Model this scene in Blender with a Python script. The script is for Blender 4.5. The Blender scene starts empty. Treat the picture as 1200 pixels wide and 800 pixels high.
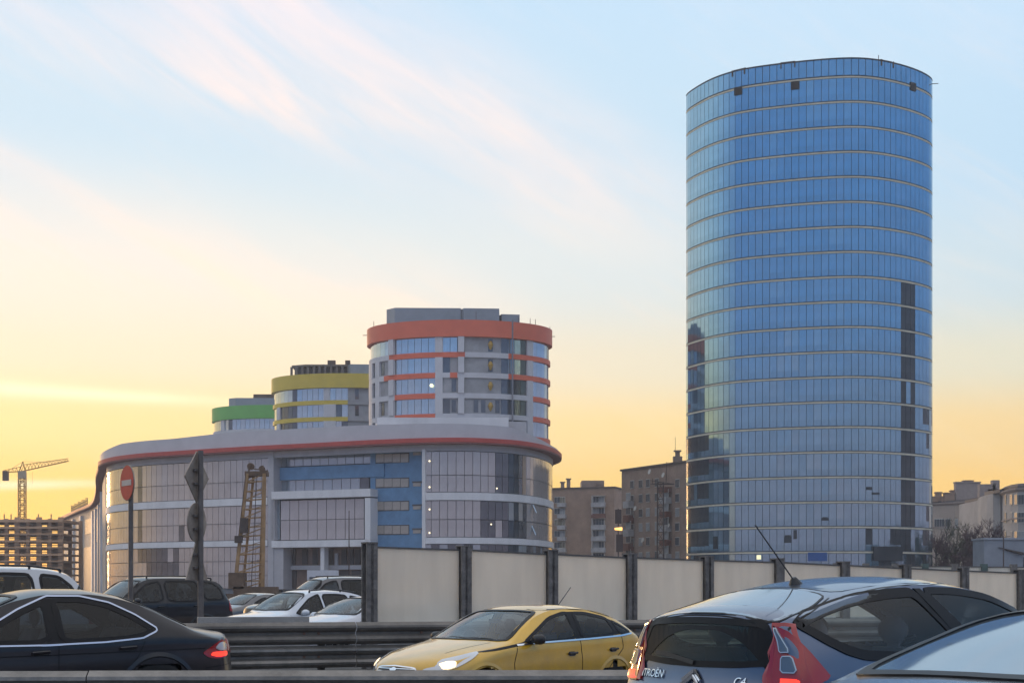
import bpy, bmesh, math, random
import numpy as np
from mathutils import Vector, Matrix
from mathutils.bvhtree import BVHTree
random.seed(7)
S = bpy.context.scene
COL = S.collection
R = math.radians
# ------------------------------------------------------------------ camera
F, HZ, CH = 1750.0, 688.0, 1.72         # focal length in photo pixels, horizon row, eye height
cd = bpy.data.cameras.new('camera'); cam = bpy.data.objects.new('camera', cd); COL.objects.link(cam)
cam.location = (0, 0, CH); cam.rotation_euler = (R(90), 0, 0)
cd.sensor_width = 36; cd.lens = F/1200*36; cd.shift_y = (HZ-400)/1200
cd.clip_start = .1; cd.clip_end = 8000
S.camera = cam
# ------------------------------------------------------------------ sky
SUN_AZ, SUN_EL = R(-27), R(2.0)         # azimuth from +Y, negative = left
W = bpy.data.worlds.new('World'); S.world = W; W.use_nodes = True
nt = W.node_tree; nt.nodes.clear()
def N(t, **k):
    n = nt.nodes.new(t)
    for a, b in k.items(): setattr(n, a, b)
    return n
def LK(a, b): nt.links.new(a, b)
def M(op, a, b=None, c=None, clamp=False):
    n = N('ShaderNodeMath', operation=op, use_clamp=clamp)
    for i, v in enumerate((a, b, c)):
        if v is None: continue
        if isinstance(v, (int, float)): n.inputs[i].default_value = v
        else: LK(v, n.inputs[i])
    return n.outputs[0]
def s2l(c):
    return tuple(((v/255)/12.92 if v/255 <= .04045 else ((v/255+.055)/1.055)**2.4) for v in c)
def ramp(fac, stops):
    n = N('ShaderNodeValToRGB'); e = n.color_ramp.elements
    n.color_ramp.interpolation = 'EASE'
    for i, (p, c) in enumerate(stops):
        x = e[i] if i < 2 else e.new(p)
        k = .87 if p < .3 else 1.0; x.position = p; x.color = (*[v*k for v in s2l(c)], 1)
    LK(fac, n.inputs[0]); return n.outputs[0]
def MIX(f, a, b, mode='MIX'):
    n = N('ShaderNodeMix', data_type='RGBA', blend_type=mode)
    for s, v in ((n.inputs['Factor'], f), (n.inputs[6], a), (n.inputs[7], b)):
        if isinstance(v, (int, float)): s.default_value = v
        elif isinstance(v, tuple): s.default_value = (*v, 1)
        else: LK(v, s)
    return n.outputs[2]
tc = N('ShaderNodeTexCoord'); sp = N('ShaderNodeSeparateXYZ'); LK(tc.outputs['Generated'], sp.inputs[0])
X_, Y_, Z_ = sp.outputs
elev = M('MULTIPLY', M('ARCSINE', Z_), 180/math.pi)              # degrees
az = M('MULTIPLY', M('ARCTAN2', X_, Y_), 180/math.pi)
e01 = M('DIVIDE', elev, 90, clamp=True)
E = lambda d: d/90
front = ramp(e01, [(E(0), (250,184,86)), (E(3.5), (255,210,106)), (E(6.0), (255,222,152)), (E(8.6), (240,223,194)), (E(12), (220,223,220)), (E(17), (190,213,228)), (E(25), (178,208,232)), (E(45), (212,219,228)), (E(90), (222,220,222))])  # all three ramps are brightened above the frame as unseen fill light
right = ramp(e01, [(E(0), (250,182,86)), (E(3.5), (255,206,108)), (E(5.8), (242,208,144)), (E(8.2), (218,214,192)), (E(11), (196,212,220)), (E(15), (182,209,229)), (E(25), (190,214,236)), (E(45), (212,219,228)), (E(90), (222,220,222))])
back = ramp(e01, [(E(0), (150,128,142)), (E(3), (156,140,158)), (E(6.5), (134,146,178)), (E(10), (104,148,200)), (E(16), (82,144,204)), (E(25), (136,170,204)), (E(38), (206,208,214)), (E(90), (222,220,222))])
hl = M('SQRT', M('ADD', M('MULTIPLY', X_, X_), M('MULTIPLY', Y_, Y_)))
d = M('DIVIDE', M('ADD', M('MULTIPLY', X_, math.sin(SUN_AZ)), M('MULTIPLY', Y_, math.cos(SUN_AZ))), M('MAXIMUM', hl, .01))
fr = M('SMOOTH_MIN', M('MAXIMUM', M('DIVIDE', M('ADD', d, -.08), .6), 0), 1, .1, clamp=True)
lr = M('DIVIDE', M('ADD', d, -.70), .27, clamp=True)
base = MIX(lr, right, front)
base = MIX(fr, back, base)
nish = N('ShaderNodeTexSky', sky_type='NISHITA'); nish.sun_disc = False
nish.sun_elevation = SUN_EL; nish.sun_rotation = SUN_AZ
base = MIX(.06, base, MIX(1.0, nish.outputs[0], (.25, .25, .25), 'MULTIPLY'))
# clouds: thin cirrus streaks, laid out on the sky in azimuth / elevation
def noise(scale, sx, sy, rot, detail=5, dist=.6, off=0, rough=.55):
    cb = N('ShaderNodeCombineXYZ'); LK(az, cb.inputs[0]); LK(elev, cb.inputs[1]); cb.inputs[2].default_value = off
    mp = N('ShaderNodeMapping'); mp.inputs['Rotation'].default_value = (0, 0, R(rot)); LK(cb.outputs[0], mp.inputs[0])
    mp2 = N('ShaderNodeMapping'); mp2.inputs['Scale'].default_value = (sx, sy, 1); LK(mp.outputs[0], mp2.inputs[0])
    n = N('ShaderNodeTexNoise'); n.inputs['Scale'].default_value = scale; n.inputs['Detail'].default_value = detail
    n.inputs['Distortion'].default_value = dist; n.inputs['Roughness'].default_value = rough; LK(mp2.outputs[0], n.inputs[0]); return n.outputs[0]
def azel(px, py):
    x, y = (px-600)/F, (HZ-py)/F
    return math.degrees(math.atan(x)), math.degrees(math.atan2(y, math.hypot(1, x)))
def streak(p0, p1, w0, w1, taper=6):
    (a0, e0), (a1, e1) = azel(*p0), azel(*p1)
    L = math.hypot(a1-a0, e1-e0); ux, uy = (a1-a0)/L, (e1-e0)/L
    s = M('ADD', M('MULTIPLY', M('SUBTRACT', az, a0), ux), M('MULTIPLY', M('SUBTRACT', elev, e0), uy))
    t = M('ADD', M('MULTIPLY', M('SUBTRACT', az, a0), -uy), M('MULTIPLY', M('SUBTRACT', elev, e0), ux))
    w = M('ADD', M('MULTIPLY', s, (w1-w0)/L), w0)
    w = M('MAXIMUM', w, .15)
    g = M('DIVIDE', t, w); g = M('POWER', 2.718, M('MULTIPLY', M('MULTIPLY', g, g), -1.0))
    en = M('MULTIPLY', M('DIVIDE', M('ADD', s, taper*.5), taper, clamp=True), M('DIVIDE', M('SUBTRACT', L+taper*.5, s), taper, clamp=True))
    return M('MULTIPLY', g, en)
n1 = noise(1.0, .10, .55, 28); n2 = noise(1.0, .18, 1.3, 32, 6, .9, 3.3); n3 = noise(1.0, .05, .5, -3, 5, .5, 7)
wisp = M('DIVIDE', M('SUBTRACT', n2, .34), .34, clamp=True)
soft = M('DIVIDE', M('SUBTRACT', n1, .36), .3, clamp=True)
c1 = M('MULTIPLY', streak((160, -70), (770, 250), 2.7, 2.0), M('ADD', M('MULTIPLY', wisp, .18), M('ADD', M('MULTIPLY', soft, .5), .26)))
c2 = M('MULTIPLY', streak((-120, -30), (420, 150), 1.7, 1.4), M('ADD', M('MULTIPLY', soft, .45), M('MULTIPLY', wisp, .2)))
c3 = M('MULTIPLY', streak((-100, 120), (430, 410), .45, .35), M('ADD', M('MULTIPLY', wisp, .4), .25))
c4 = M('MULTIPLY', streak((-200, 300), (560, 385), 3.2, 1.9), M('ADD', M('MULTIPLY', soft, .6), .35))
cl = M('ADD', M('ADD', c1, c2), M('ADD', c3, c4), clamp=True)
# a soft thin veil everywhere else in the sky
veil = M('MULTIPLY', M('MULTIPLY', M('DIVIDE', M('SUBTRACT', n1, .45), .3, clamp=True), wisp), M('DIVIDE', M('SUBTRACT', 60, elev), 50, clamp=True))
cl = M('MAXIMUM', cl, M('MULTIPLY', veil, .35))
cl = M('MULTIPLY', cl, M('DIVIDE', elev, 4, clamp=True))
ccol = ramp(e01, [(E(0), (255,226,150)), (E(6), (254,230,186)), (E(11), (254,230,208)), (E(16), (250,226,214)), (E(22), (242,224,222)), (E(60), (190,196,220))])
ccolb = ramp(e01, [(E(0), (170,140,160)), (E(12), (160,160,196)), (E(60), (130,150,196))])
ccol = MIX(fr, ccolb, ccol)
base = MIX(M('MULTIPLY', cl, .9), base, ccol)
# bright low bars near the horizon
c5 = M('MULTIPLY', M('ADD', streak((-300, 572), (120, 566), .22, .16, 5), streak((-200, 440), (260, 470), .35, .2, 5), clamp=True), M('ADD', M('MULTIPLY', n3, 1.0), .1, clamp=True))
base = MIX(M('MULTIPLY', c5, 1.0), base, s2l((255, 247, 205)))
grd = M('DIVIDE', M('ADD', elev, .6), .6, clamp=True)
base = MIX(grd, (.05, .05, .055), base)
bg = N('ShaderNodeBackground'); LK(MIX(1.0, base, (10., 10., 10.), 'MULTIPLY'), bg.inputs[0]); bg.inputs[1].default_value = .1
for n in nt.nodes:
    if n.type == 'MIX': n.clamp_result = False
wo = N('ShaderNodeOutputWorld'); LK(bg.outputs[0], wo.inputs[0])
# ------------------------------------------------------------------ sun (low on the left, veiled by the horizon haze)
sl = bpy.data.lights.new('sun', 'SUN'); sun = bpy.data.objects.new('sun', sl); COL.objects.link(sun)
sl.energy = .5; sl.angle = R(6); sl.color = (1, .60, .28)
sdir = Vector((math.sin(SUN_AZ)*math.cos(SUN_EL), math.cos(SUN_AZ)*math.cos(SUN_EL), math.sin(SUN_EL)))
sun.rotation_euler = sdir.to_track_quat('Z', 'Y').to_euler()
S.view_settings.view_transform = 'Standard'; S.view_settings.look = 'None'
S.view_settings.exposure = .58; S.view_settings.gamma = 1; S.view_settings.use_curve_mapping = False
S.render.engine = 'CYCLES'
# ------------------------------------------------------------------ materials
MC = {}
def mat(name, col=(.5,.5,.5), rough=.6, metal=0., var=.12, scale=1.5, bump=0., bscale=20., emit=None, es=0., coat=0., spec=.5, sp2=None, srgb=False, streaks=0., alpha=1):
    if name in MC: return MC[name]
    m = bpy.data.materials.new(name); MC[name] = m; m.use_nodes = True
    t = m.node_tree; b = t.nodes['Principled BSDF']
    if srgb: col = s2l(col)
    b.inputs['Roughness'].default_value = rough; b.inputs['Metallic'].default_value = metal
    b.inputs['Coat Weight'].default_value = coat; b.inputs['Coat Roughness'].default_value = .06
    b.inputs['Specular IOR Level'].default_value = spec
    b.inputs['Base Color'].default_value = (*col, 1)
    tcn = t.nodes.new('ShaderNodeTexCoord')
    if var > 0:
        n = t.nodes.new('ShaderNodeTexNoise'); n.inputs['Scale'].default_value = scale; n.inputs['Detail'].default_value = 6; n.inputs['Roughness'].default_value = .65
        mp = t.nodes.new('ShaderNodeMapping')
        if streaks: mp.inputs['Scale'].default_value = (1, 1, streaks)
        t.links.new(tcn.outputs['Object'], mp.inputs[0]); t.links.new(mp.outputs[0], n.inputs[0])
        r = t.nodes.new('ShaderNodeMapRange'); r.inputs[1].default_value = .3; r.inputs[2].default_value = .7
        r.inputs[3].default_value = 1-var; r.inputs[4].default_value = 1+var; t.links.new(n.outputs[0], r.inputs[0])
        x = t.nodes.new('ShaderNodeVectorMath'); x.operation = 'SCALE'; x.inputs[0].default_value = col; t.links.new(r.outputs[0], x.inputs[3])
        t.links.new(x.outputs[0], b.inputs['Base Color'])
    if bump > 0:
        n2 = t.nodes.new('ShaderNodeTexNoise'); n2.inputs['Scale'].default_value = bscale; n2.inputs['Detail'].default_value = 4
        t.links.new(tcn.outputs['Object'], n2.inputs[0])
        bp = t.nodes.new('ShaderNodeBump'); bp.inputs['Strength'].default_value = bump; bp.inputs['Distance'].default_value = .05
        t.links.new(n2.outputs[0], bp.inputs['Height']); t.links.new(bp.outputs[0], b.inputs['Normal'])
    if emit: b.inputs['Emission Color'].default_value = (*emit, 1); b.inputs['Emission Strength'].default_value = es
    return m
def glassmat(name, tint=(.3,.35,.36), refl=1.0, rough=.02):
    if name in MC: return MC[name]
    m = bpy.data.materials.new(name); MC[name] = m; m.use_nodes = True; t = m.node_tree; t.nodes.clear()
    o = t.nodes.new('ShaderNodeOutputMaterial'); mx = t.nodes.new('ShaderNodeMixShader')
    tr = t.nodes.new('ShaderNodeBsdfTransparent'); tr.inputs[0].default_value = (*tint, 1)
    gl = t.nodes.new('ShaderNodeBsdfGlossy'); gl.inputs['Roughness'].default_value = rough; gl.inputs[0].default_value = (refl, refl, refl, 1)
    fz = t.nodes.new('ShaderNodeFresnel'); 
    ge = t.nodes.new('ShaderNodeNewGeometry'); ma = t.nodes.new('ShaderNodeMath'); ma.operation = 'MULTIPLY_ADD'; ma.inputs[1].default_value = 1/1.48-1.48; ma.inputs[2].default_value = 1.48
    t.links.new(ge.outputs['Backfacing'], ma.inputs[0]); t.links.new(ma.outputs[0], fz.inputs[0])
    t.links.new(fz.outputs[0], mx.inputs[0]); t.links.new(tr.outputs[0], mx.inputs[1]); t.links.new(gl.outputs[0], mx.inputs[2]); t.links.new(mx.outputs[0], o.inputs[0])
    return m
# ------------------------------------------------------------------ object helpers
class MB:
    def __init__(s): s.v = []; s.f = []
    def add(s, vs, fs):
        k = len(s.v); s.v += [tuple(v) for v in vs]; s.f += [tuple(i+k for i in f) for f in fs]; return s
    def box(s, c, size, rz=0, tilt=0):
        hx, hy, hz = size[0]/2, size[1]/2, size[2]/2; ca, sa = math.cos(rz), math.sin(rz)
        vs = []
        for z in (-hz, hz):
            for x, y in ((-hx,-hy),(hx,-hy),(hx,hy),(-hx,hy)):
                vs.append((c[0]+x*ca-y*sa, c[1]+x*sa+y*ca, c[2]+z))
        return s.add(vs, [(0,3,2,1),(4,5,6,7),(0,1,5,4),(1,2,6,5),(2,3,7,6),(3,0,4,7)])
    def bar(s, a, b, w, n=4):
        a, b = Vector(a), Vector(b); d = (b-a).normalized()
        u = d.cross(Vector((0,0,1))) if abs(d.z) < .95 else d.cross(Vector((1,0,0))); u.normalize(); v = d.cross(u)
        vs = []
        for p in (a, b):
            for i in range(n):
                t = 2*math.pi*(i+.5)/n; vs.append(p+(u*math.cos(t)+v*math.sin(t))*w/2)
        fs = [(i, (i+1)%n, n+(i+1)%n, n+i) for i in range(n)] + [tuple(range(n))[::-1], tuple(range(n, 2*n))]
        return s.add(vs, fs)
    def cone(s, a, b, r0, r1, n=12):
        a, b = Vector(a), Vector(b); d = (b-a).normalized()
        u = d.cross(Vector((0,0,1))) if abs(d.z) < .95 else d.cross(Vector((1,0,0))); u.normalize(); v = d.cross(u)
        vs = []
        for p, r in ((a, r0), (b, r1)):
            for i in range(n):
                t = 2*math.pi*i/n; vs.append(p+(u*math.cos(t)+v*math.sin(t))*r)
        fs = [(i, (i+1)%n, n+(i+1)%n, n+i) for i in range(n)] + [tuple(range(n))[::-1], tuple(range(n, 2*n))]
        return s.add(vs, fs)
    def prism(s, poly, z0, z1):
        n = len(poly)
        vs = [(p[0], p[1], z0) for p in poly] + [(p[0], p[1], z1) for p in poly]
        fs = [(i, (i+1)%n, n+(i+1)%n, n+i) for i in range(n)] + [tuple(range(n))[::-1], tuple(range(n, 2*n))]
        return s.add(vs, fs)
    def sweep(s, path, prof, closed=False):
        """prof: (outward offset, z) loop swept along a 2-D path; outward = right-hand side of travel"""
        P = np.array(path, float); n = len(P); m = len(prof)
        if closed: T = np.roll(P, -1, 0)-np.roll(P, 1, 0)
        else: T = np.gradient(P, axis=0)
        T /= np.linalg.norm(T, axis=1)[:, None]; O = np.stack([T[:,1], -T[:,0]], 1)
        vs = [(P[i,0]+O[i,0]*o, P[i,1]+O[i,1]*o, z) for i in range(n) for o, z in prof]
        fs = []
        for i in range(n if closed else n-1):
            j = (i+1) % n
            for k in range(m):
                l = (k+1) % m; fs.append((i*m+k, j*m+k, j*m+l, i*m+l))
        if not closed: fs += [tuple(range(m)), tuple(range((n-1)*m, n*m))[::-1]]
        return s.add(vs, fs)
    def mesh(s, name, m, smooth=False):
        me = bpy.data.meshes.new(name); me.from_pydata(s.v, [], s.f); me.materials.append(m)
        bm = bmesh.new(); bm.from_mesh(me); bmesh.ops.recalc_face_normals(bm, faces=bm.faces); bm.to_mesh(me); bm.free()
        if smooth:
            me.shade_smooth(); me.set_sharp_from_angle(angle=R(smooth if smooth is not True else 35))
        me.update(); return me
    def build(s, name, m, parent=None, smooth=False, loc=None):
        o = bpy.data.objects.new(name, s.mesh(name, m, smooth)); COL.objects.link(o)
        if parent: o.parent = parent
        if loc: o.location = loc
        return o
def tag(o, label=None, cat=None, group=None, kind=None):
    if label: o['label'] = label
    if cat: o['category'] = cat
    if group: o['group'] = group
    if kind: o['kind'] = kind
    return o
def thing(name, label, cat, loc=(0,0,0), rz=0, group=None):
    o = bpy.data.objects.new(name, None); COL.objects.link(o); o.location = loc; o.rotation_euler = (0, 0, rz); o.empty_display_size = .3
    return tag(o, label, cat, group)
def inst(name, me, parent, loc, rot=(0,0,0), sc=None):
    o = bpy.data.objects.new(name, me); COL.objects.link(o); o.parent = parent; o.location = loc; o.rotation_euler = rot
    if sc: o.scale = sc
    return o
def P(px, Y, py=None):
    x = (px-600)/F*Y
    return (x, Y) if py is None else (x, Y, CH+(HZ-py)/F*Y)
def PX(x, y): return 600+F*x/y
def ZP(py, Y): return CH+(HZ-py)/F*Y
def smoothpath(pts, n):
    pts = np.array(pts, float); m = len(pts); out = []
    for i in range(m-1):
        p0, p1, p2, p3 = pts[max(i-1,0)], pts[i], pts[i+1], pts[min(i+2,m-1)]
        for t in np.linspace(0, 1, 12, endpoint=False):
            out.append(.5*((2*p1)+(-p0+p2)*t+(2*p0-5*p1+4*p2-p3)*t*t+(-p0+3*p1-3*p2+p3)*t**3))
    out.append(pts[-1]); out = np.array(out)
    return resample(out, n)
def resample(P_, n=None, step=None, closed=False):
    P_ = np.array(P_, float)
    if closed: P_ = np.vstack([P_, P_[:1]])
    s = np.r_[0, np.cumsum(np.linalg.norm(np.diff(P_, axis=0), axis=1))]
    if step: n = max(2, int(round(s[-1]/step))+1)
    if closed and not step: n = n+1
    q = np.linspace(0, s[-1], n); o = np.stack([np.interp(q, s, P_[:,k]) for k in range(P_.shape[1])], 1)
    return o[:-1] if closed else o
def offset(P_, o, closed=False):
    P_ = np.array(P_, float)
    T = (np.roll(P_, -1, 0)-np.roll(P_, 1, 0)) if closed else np.gradient(P_, axis=0)
    T /= np.linalg.norm(T, axis=1)[:, None]
    return P_+np.stack([T[:,1], -T[:,0]], 1)*o
# ================================================================== GROUND
asphalt = mat('asphalt', (.07,.068,.066), .85, var=.25, scale=.8, bump=.4, bscale=40)
earth = mat('dusty_pale_ground', (.20,.185,.17), .95, var=.3, scale=.05)
conc = mat('grey_concrete', (.34,.32,.30), .85, var=.22, scale=1.2, bump=.3, bscale=12)
kerbm = mat('kerb_stone', (.33,.32,.31), .8, var=.15, scale=3)
paint = mat('road_paint', (.75,.75,.72), .7, var=.2, scale=6)
UD = (math.sin(R(57.8)), math.cos(R(57.8)))            # direction of the avenue: away to the right
tag(MB().prism([(-2500,-1500),(2500,-1500),(2500,3500),(-2500,3500)], -.5, -.012).build('ground', earth), kind='structure')
def strip(o0, o1, s0, s1, base=(0, 21)):
    n = (-UD[1], UD[0]); f = lambda s, o: (base[0]+UD[0]*s+n[0]*o, base[1]+UD[1]*s+n[1]*o)
    return [f(s0,o0), f(s1,o0), f(s1,o1), f(s0,o1)]
tag(MB().prism(strip(-9.2,5.2,-140,300), -.2, 0).build('far_carriageway', asphalt), kind='structure')
tag(MB().prism(strip(-30,-9.4,-140,300), -.2, .325).build('near_carriageway', asphalt), kind='structure')
tag(MB().prism(strip(-9.4,-9.2,-140,300), -.2, .45).build('kerb', kerbm), kind='structure')
tag(MB().prism(strip(5.2,5.5,-140,300), -.2, .14).build('kerb', kerbm), kind='structure')
tag(MB().prism(strip(5.5,28,-140,300), -.2, .10).build('side_street', asphalt), kind='structure')
def road_ramp():
    v = [(*p, z) for (p, z) in zip(strip(-9.2,.4,-9.5,-2.4), (.26,.012,.012,.26))]
    r0 = strip(-9.2,.4,-60,-5.2); r1 = strip(-9.2,.4,-5.2,-3.2)
    v = [(*r0[0],.26),(*r0[1],.26),(*r0[2],.26),(*r0[3],.26),(*r1[1],.008),(*r1[2],.008)]
    b = MB().add(v+[(x,y,-.1) for x,y,z in v], [(0,1,2,3),(1,4,5,2),(6,7,8,9),(7,10,11,8),(0,1,7,6),(1,4,10,7),(4,5,11,10),(5,2,8,11),(2,3,9,8),(3,0,6,9)])
    tag(b.build('raised_carriageway', asphalt), kind='structure')
road_ramp()
ml = MB()
for o in (-5.6,-2.2):
    for s in range(-60, 120, 6): ml.prism(strip(o-.07,o+.07,s,s+2.4), 0, .004)
tag(ml.build('lane_markings', paint), kind='structure')
ml = MB()
for o in (-13.2,-17):
    for s in range(-60, 120, 6): ml.prism(strip(o-.07,o+.07,s,s+2.4), .325, .329)
tag(ml.build('lane_markings', paint), kind='structure')
# ================================================================== ROUND GLASS TOWER
def glassface(name, col, metal=.85, rough=.06, var=.10, scale=.35, bump=.02, bs=.6):
    return mat(name, col, rough, metal, var=var, scale=scale, bump=bump, bscale=bs, spec=.8)
tg = glassface('blue_tower_glass', (.29,.45,.56)); tg2 = glassface('blue_tower_glass_duller', (.26,.42,.53), rough=.10); tg3 = glassface('blue_tower_glass_paler', (.33,.48,.57), rough=.09)
dark_bay_refl = mat('dark_bay_and_painted_reflection', (.035,.045,.055), .25, 0, var=.4, scale=.4)  # open bays and doorways, plus panes with a painted-in dark reflection
joint = mat('dark_curtain_wall_joint', (.05,.06,.08), .5, 0, var=.2)
tband = mat('tan_spandrel', (.66,.60,.47), .6, .0, var=.15, scale=.6)
core_m = mat('dark_facade_core', (.03,.035,.045), .7)
YN = 215.
fr_px = [(803.4,117.2),(811,109.4),(831.6,96.9),(853.4,89),(873.8,83.8),(909.7,78.8),(948.8,74.4),(992.5,71.3),(1023.8,72.8),(1055,79.2),(1080,88),(1093.6,98)]
frp = []
for px, py in fr_px:
    y = YN*617/(HZ-py); frp.append(((px-600)/F*y, y))
c_ = (np.array(frp[0])+np.array(frp[-1]))/2
full = frp + [tuple(2*c_-np.array(p)) for p in frp[1:-1]]
Q = np.array(full); n_ = len(Q); dense = []
for i in range(n_):                               # closed Catmull-Rom
    p0, p1, p2, p3 = Q[i-1], Q[i], Q[(i+1)%n_], Q[(i+2)%n_]
    for t in np.linspace(0, 1, 14, endpoint=False):
        dense.append(.5*((2*p1)+(-p0+p2)*t+(2*p0-5*p1+4*p2-p3)*t*t+(-p0+3*p1-3*p2+p3)*t**3))
dense = np.array(dense)
for _ in range(60): dense = (np.roll(dense,1,0)+dense*2+np.roll(dense,-1,0))/4
dense = (dense-c_)*1.008+c_
TP = resample(dense, 92, closed=True); cw = float(np.linalg.norm(TP[1]-TP[0]))
tower = thing('glass_tower', 'tall rounded office tower in blue mirror glass with thin tan floor bands', 'tower', (c_[0], c_[1], 0))
tl = TP-c_
FH = 3.6; ZT = 75.2                               # top band centre
def ring(P_, o0, o1, z0, z1): return MB().sweep(P_, [(o0,z0),(o1,z0),(o1,z1),(o0,z1)], closed=True)
ring(tl, -.9, -.14, 0, 78.0).build('core_wall', mat('grey_blue_joint_metal', (.10,.13,.17), .5, .3), tower)
MB().prism([tuple(p) for p in offset(tl, -.9, True)], 77.0, 77.3).build('roof', mat('grey_roof', (.2,.2,.21), .9), tower)
for k in range(21):
    z = ZT-k*FH
    if z < 0: break
    ring(tl, -.2, .03, z-.115, z+.115).build('floor_band', tband, tower)
ring(tl, -.3, .05, 77.85, 78.0).build('roof_edge', joint, tower)
up = MB().box((0,0,0), (cw-.065,.06,2.28)).mesh('tower_pane_tall', tg); up2 = up.copy(); up2.materials[0] = tg2; up3 = up.copy(); up3.materials[0] = tg3
upd = up.copy(); upd.materials[0] = dark_bay_refl
lo = MB().box((0,0,0), (cw-.065,.06,.94)).mesh('tower_pane_low', tg)
rest = {0: MB(), 1: MB()}; cand = []
A = TP; B = np.roll(TP, -1, 0)
for i in range(len(TP)):
    m_ = (A[i]+B[i])/2; t_ = B[i]-A[i]; ang = math.atan2(t_[1], t_[0]); nrm = np.array([t_[1], -t_[0]])/cw
    vis = -np.dot(nrm, m_)/np.linalg.norm(m_); px = PX(*m_)
    for k in range(21):
        ztop = ZT-k*FH-.28
        if k == 20 or ztop < 1: continue
        # tall pane just under the band, low pane beneath it (above the next band)
        zc = ztop-1.05
        py = HZ-F*(zc-CH)/m_[1]
        drk = (vis > 0 and ((1054 < px < 1071 and k >= 8 and random.random() < .88) or (1008 < px < 1071 and k >= 18 and random.random() < .45) or (px > 1080 and k > 12 and random.random() < .35) or (px < 832 and k >= 14 and random.random() < .93)))  # lower-left panes darkened to paint in a reflection of buildings
        cand.append((vis, i, k, zc, ang, m_, nrm, drk, px))
cand.sort(key=lambda c: -c[0])
single = set()
for c in cand:
    if len(single) < 300 and c[0] > .15 and c[7]: single.add((c[1], c[2]))
for c in cand:
    if len(single) < 300: single.add((c[1], c[2]))
dk = MB()
for vis, i, k, zc, ang, m_, nrm, drk, px in cand:
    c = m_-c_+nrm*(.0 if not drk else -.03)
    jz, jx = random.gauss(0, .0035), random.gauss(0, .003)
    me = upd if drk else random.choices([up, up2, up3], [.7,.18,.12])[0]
    if (i, k) in single:
        inst('glass_pane', me, tower, (c[0], c[1], zc), (jx, 0, ang+jz))
    else:
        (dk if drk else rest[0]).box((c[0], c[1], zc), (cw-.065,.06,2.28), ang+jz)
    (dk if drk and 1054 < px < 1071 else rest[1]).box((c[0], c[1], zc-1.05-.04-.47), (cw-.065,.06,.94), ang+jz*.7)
for i in range(len(TP)):                           # parapet row above the top band
    m_ = (A[i]+B[i])/2-c_; t_ = B[i]-A[i]; ang = math.atan2(t_[1], t_[0])
    if True: rest[0].box((m_[0], m_[1], 76.62), (cw-.08,.06,2.3), ang)
    else: rest[1].box((m_[0], m_[1], 76.2), (cw-.08,.06,1.4), ang)
tag(rest[0].build('glass_pane', tg, tower), kind='stuff'); tag(rest[1].build('glass_pane', tg2, tower), kind='stuff')
if dk.v: tag(dk.build('glass_pane', dark_bay_refl, tower), kind='stuff')
vent_m = mat('black_vent', (.012,.012,.014), .6)
def tower_at(px):
    best = None
    for i in range(len(TP)):
        m_ = (A[i]+B[i])/2; t_ = B[i]-A[i]; nrm = np.array([t_[1], -t_[0]])/cw
        if np.dot(nrm, m_) < 0 and (best is None or abs(PX(*m_)-px) < best[0]): best = (abs(PX(*m_)-px), m_, nrm, math.atan2(t_[1], t_[0]), i)
    return best
for px, py in ((862,107),(931,100.5),(1067,102)):
    _, m_, nrm, ang, i = tower_at(px); c = m_-c_+nrm*.10
    MB().box((c[0], c[1], ZP(py, m_[1])), (1.25,.18,1.15), ang).build('vent_opening', vent_m, tower)
brm = mat('rusty_roof_bracket', (.11,.075,.06), .8)
for px, w in ((862,2.0),(920,2.0),(1038,2.2)):
    _, m_, nrm, ang, i = tower_at(px); c = m_-c_-nrm*.4; b = MB()
    ca, sa = math.cos(ang), math.sin(ang)
    for s in (-w/2, w/2): b.box((c[0]+ca*s, c[1]+sa*s, 77.6), (.16,1.0,.9), ang)
    b.box((c[0], c[1], 78.1), (w,.22,.18), ang); b.box((c[0], c[1], 77.9), (w,.12,.12), ang)
    b.build('roof_bracket', brm, tower)
MB().bar((TP[33][0]-c_[0], TP[33][1]-c_[1], 77), (TP[33][0]-c_[0], TP[33][1]-c_[1], 78.6), .12).build('roof_rod', brm, tower)
_, m_, nrm, ang, i = tower_at(1092); c = m_-c_
MB().bar((c[0], c[1], ZP(98.5, m_[1])), (c[0]+1.0, c[1], ZP(98, m_[1])), .12).build('roof_rod', brm, tower)
# storefront things at the tower's foot: blue hoarding, lit sign
blue_h = mat('blue_hoarding', (.03,.10,.30), .5); litm = mat('small_lit_window', (.8,.75,.5), .5, emit=(1,.9,.5), es=.6)
for px0, px1, py0, py1, mm, nm in ((948,970,647,657,blue_h,'blue_hoarding_panel'),(888,893,650,655,litm,'lit_window'),(836,842,628,643,dark_bay_refl,'dark_doorway'),(1016,1060,640,657,dark_bay_refl,'dark_doorway')):
    _, m_, nrm, ang, i = tower_at((px0+px1)/2); c = m_-c_+nrm*.12
    MB().box((c[0], c[1], (ZP(py0,m_[1])+ZP(py1,m_[1]))/2), ((px1-px0)/8.1,.1,(py1-py0)/8.1), ang).build(nm, mm, tower)
for px, py, w, h in ((923,632,1.1,.9),(931,626,.5,1.3),(926,628,.9,.35),(1021,572,.9,.45),(1023,578,1.3,.3),(963,608,1.0,.35),(968,607.5,.7,.5)):
    _, m_, nrm, ang, i = tower_at(px); c = m_-c_+nrm*.07
    MB().box((c[0], c[1], ZP(py,m_[1])), (w,.04,h), ang).build('broken_pane', dark_bay_refl, tower)

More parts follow.
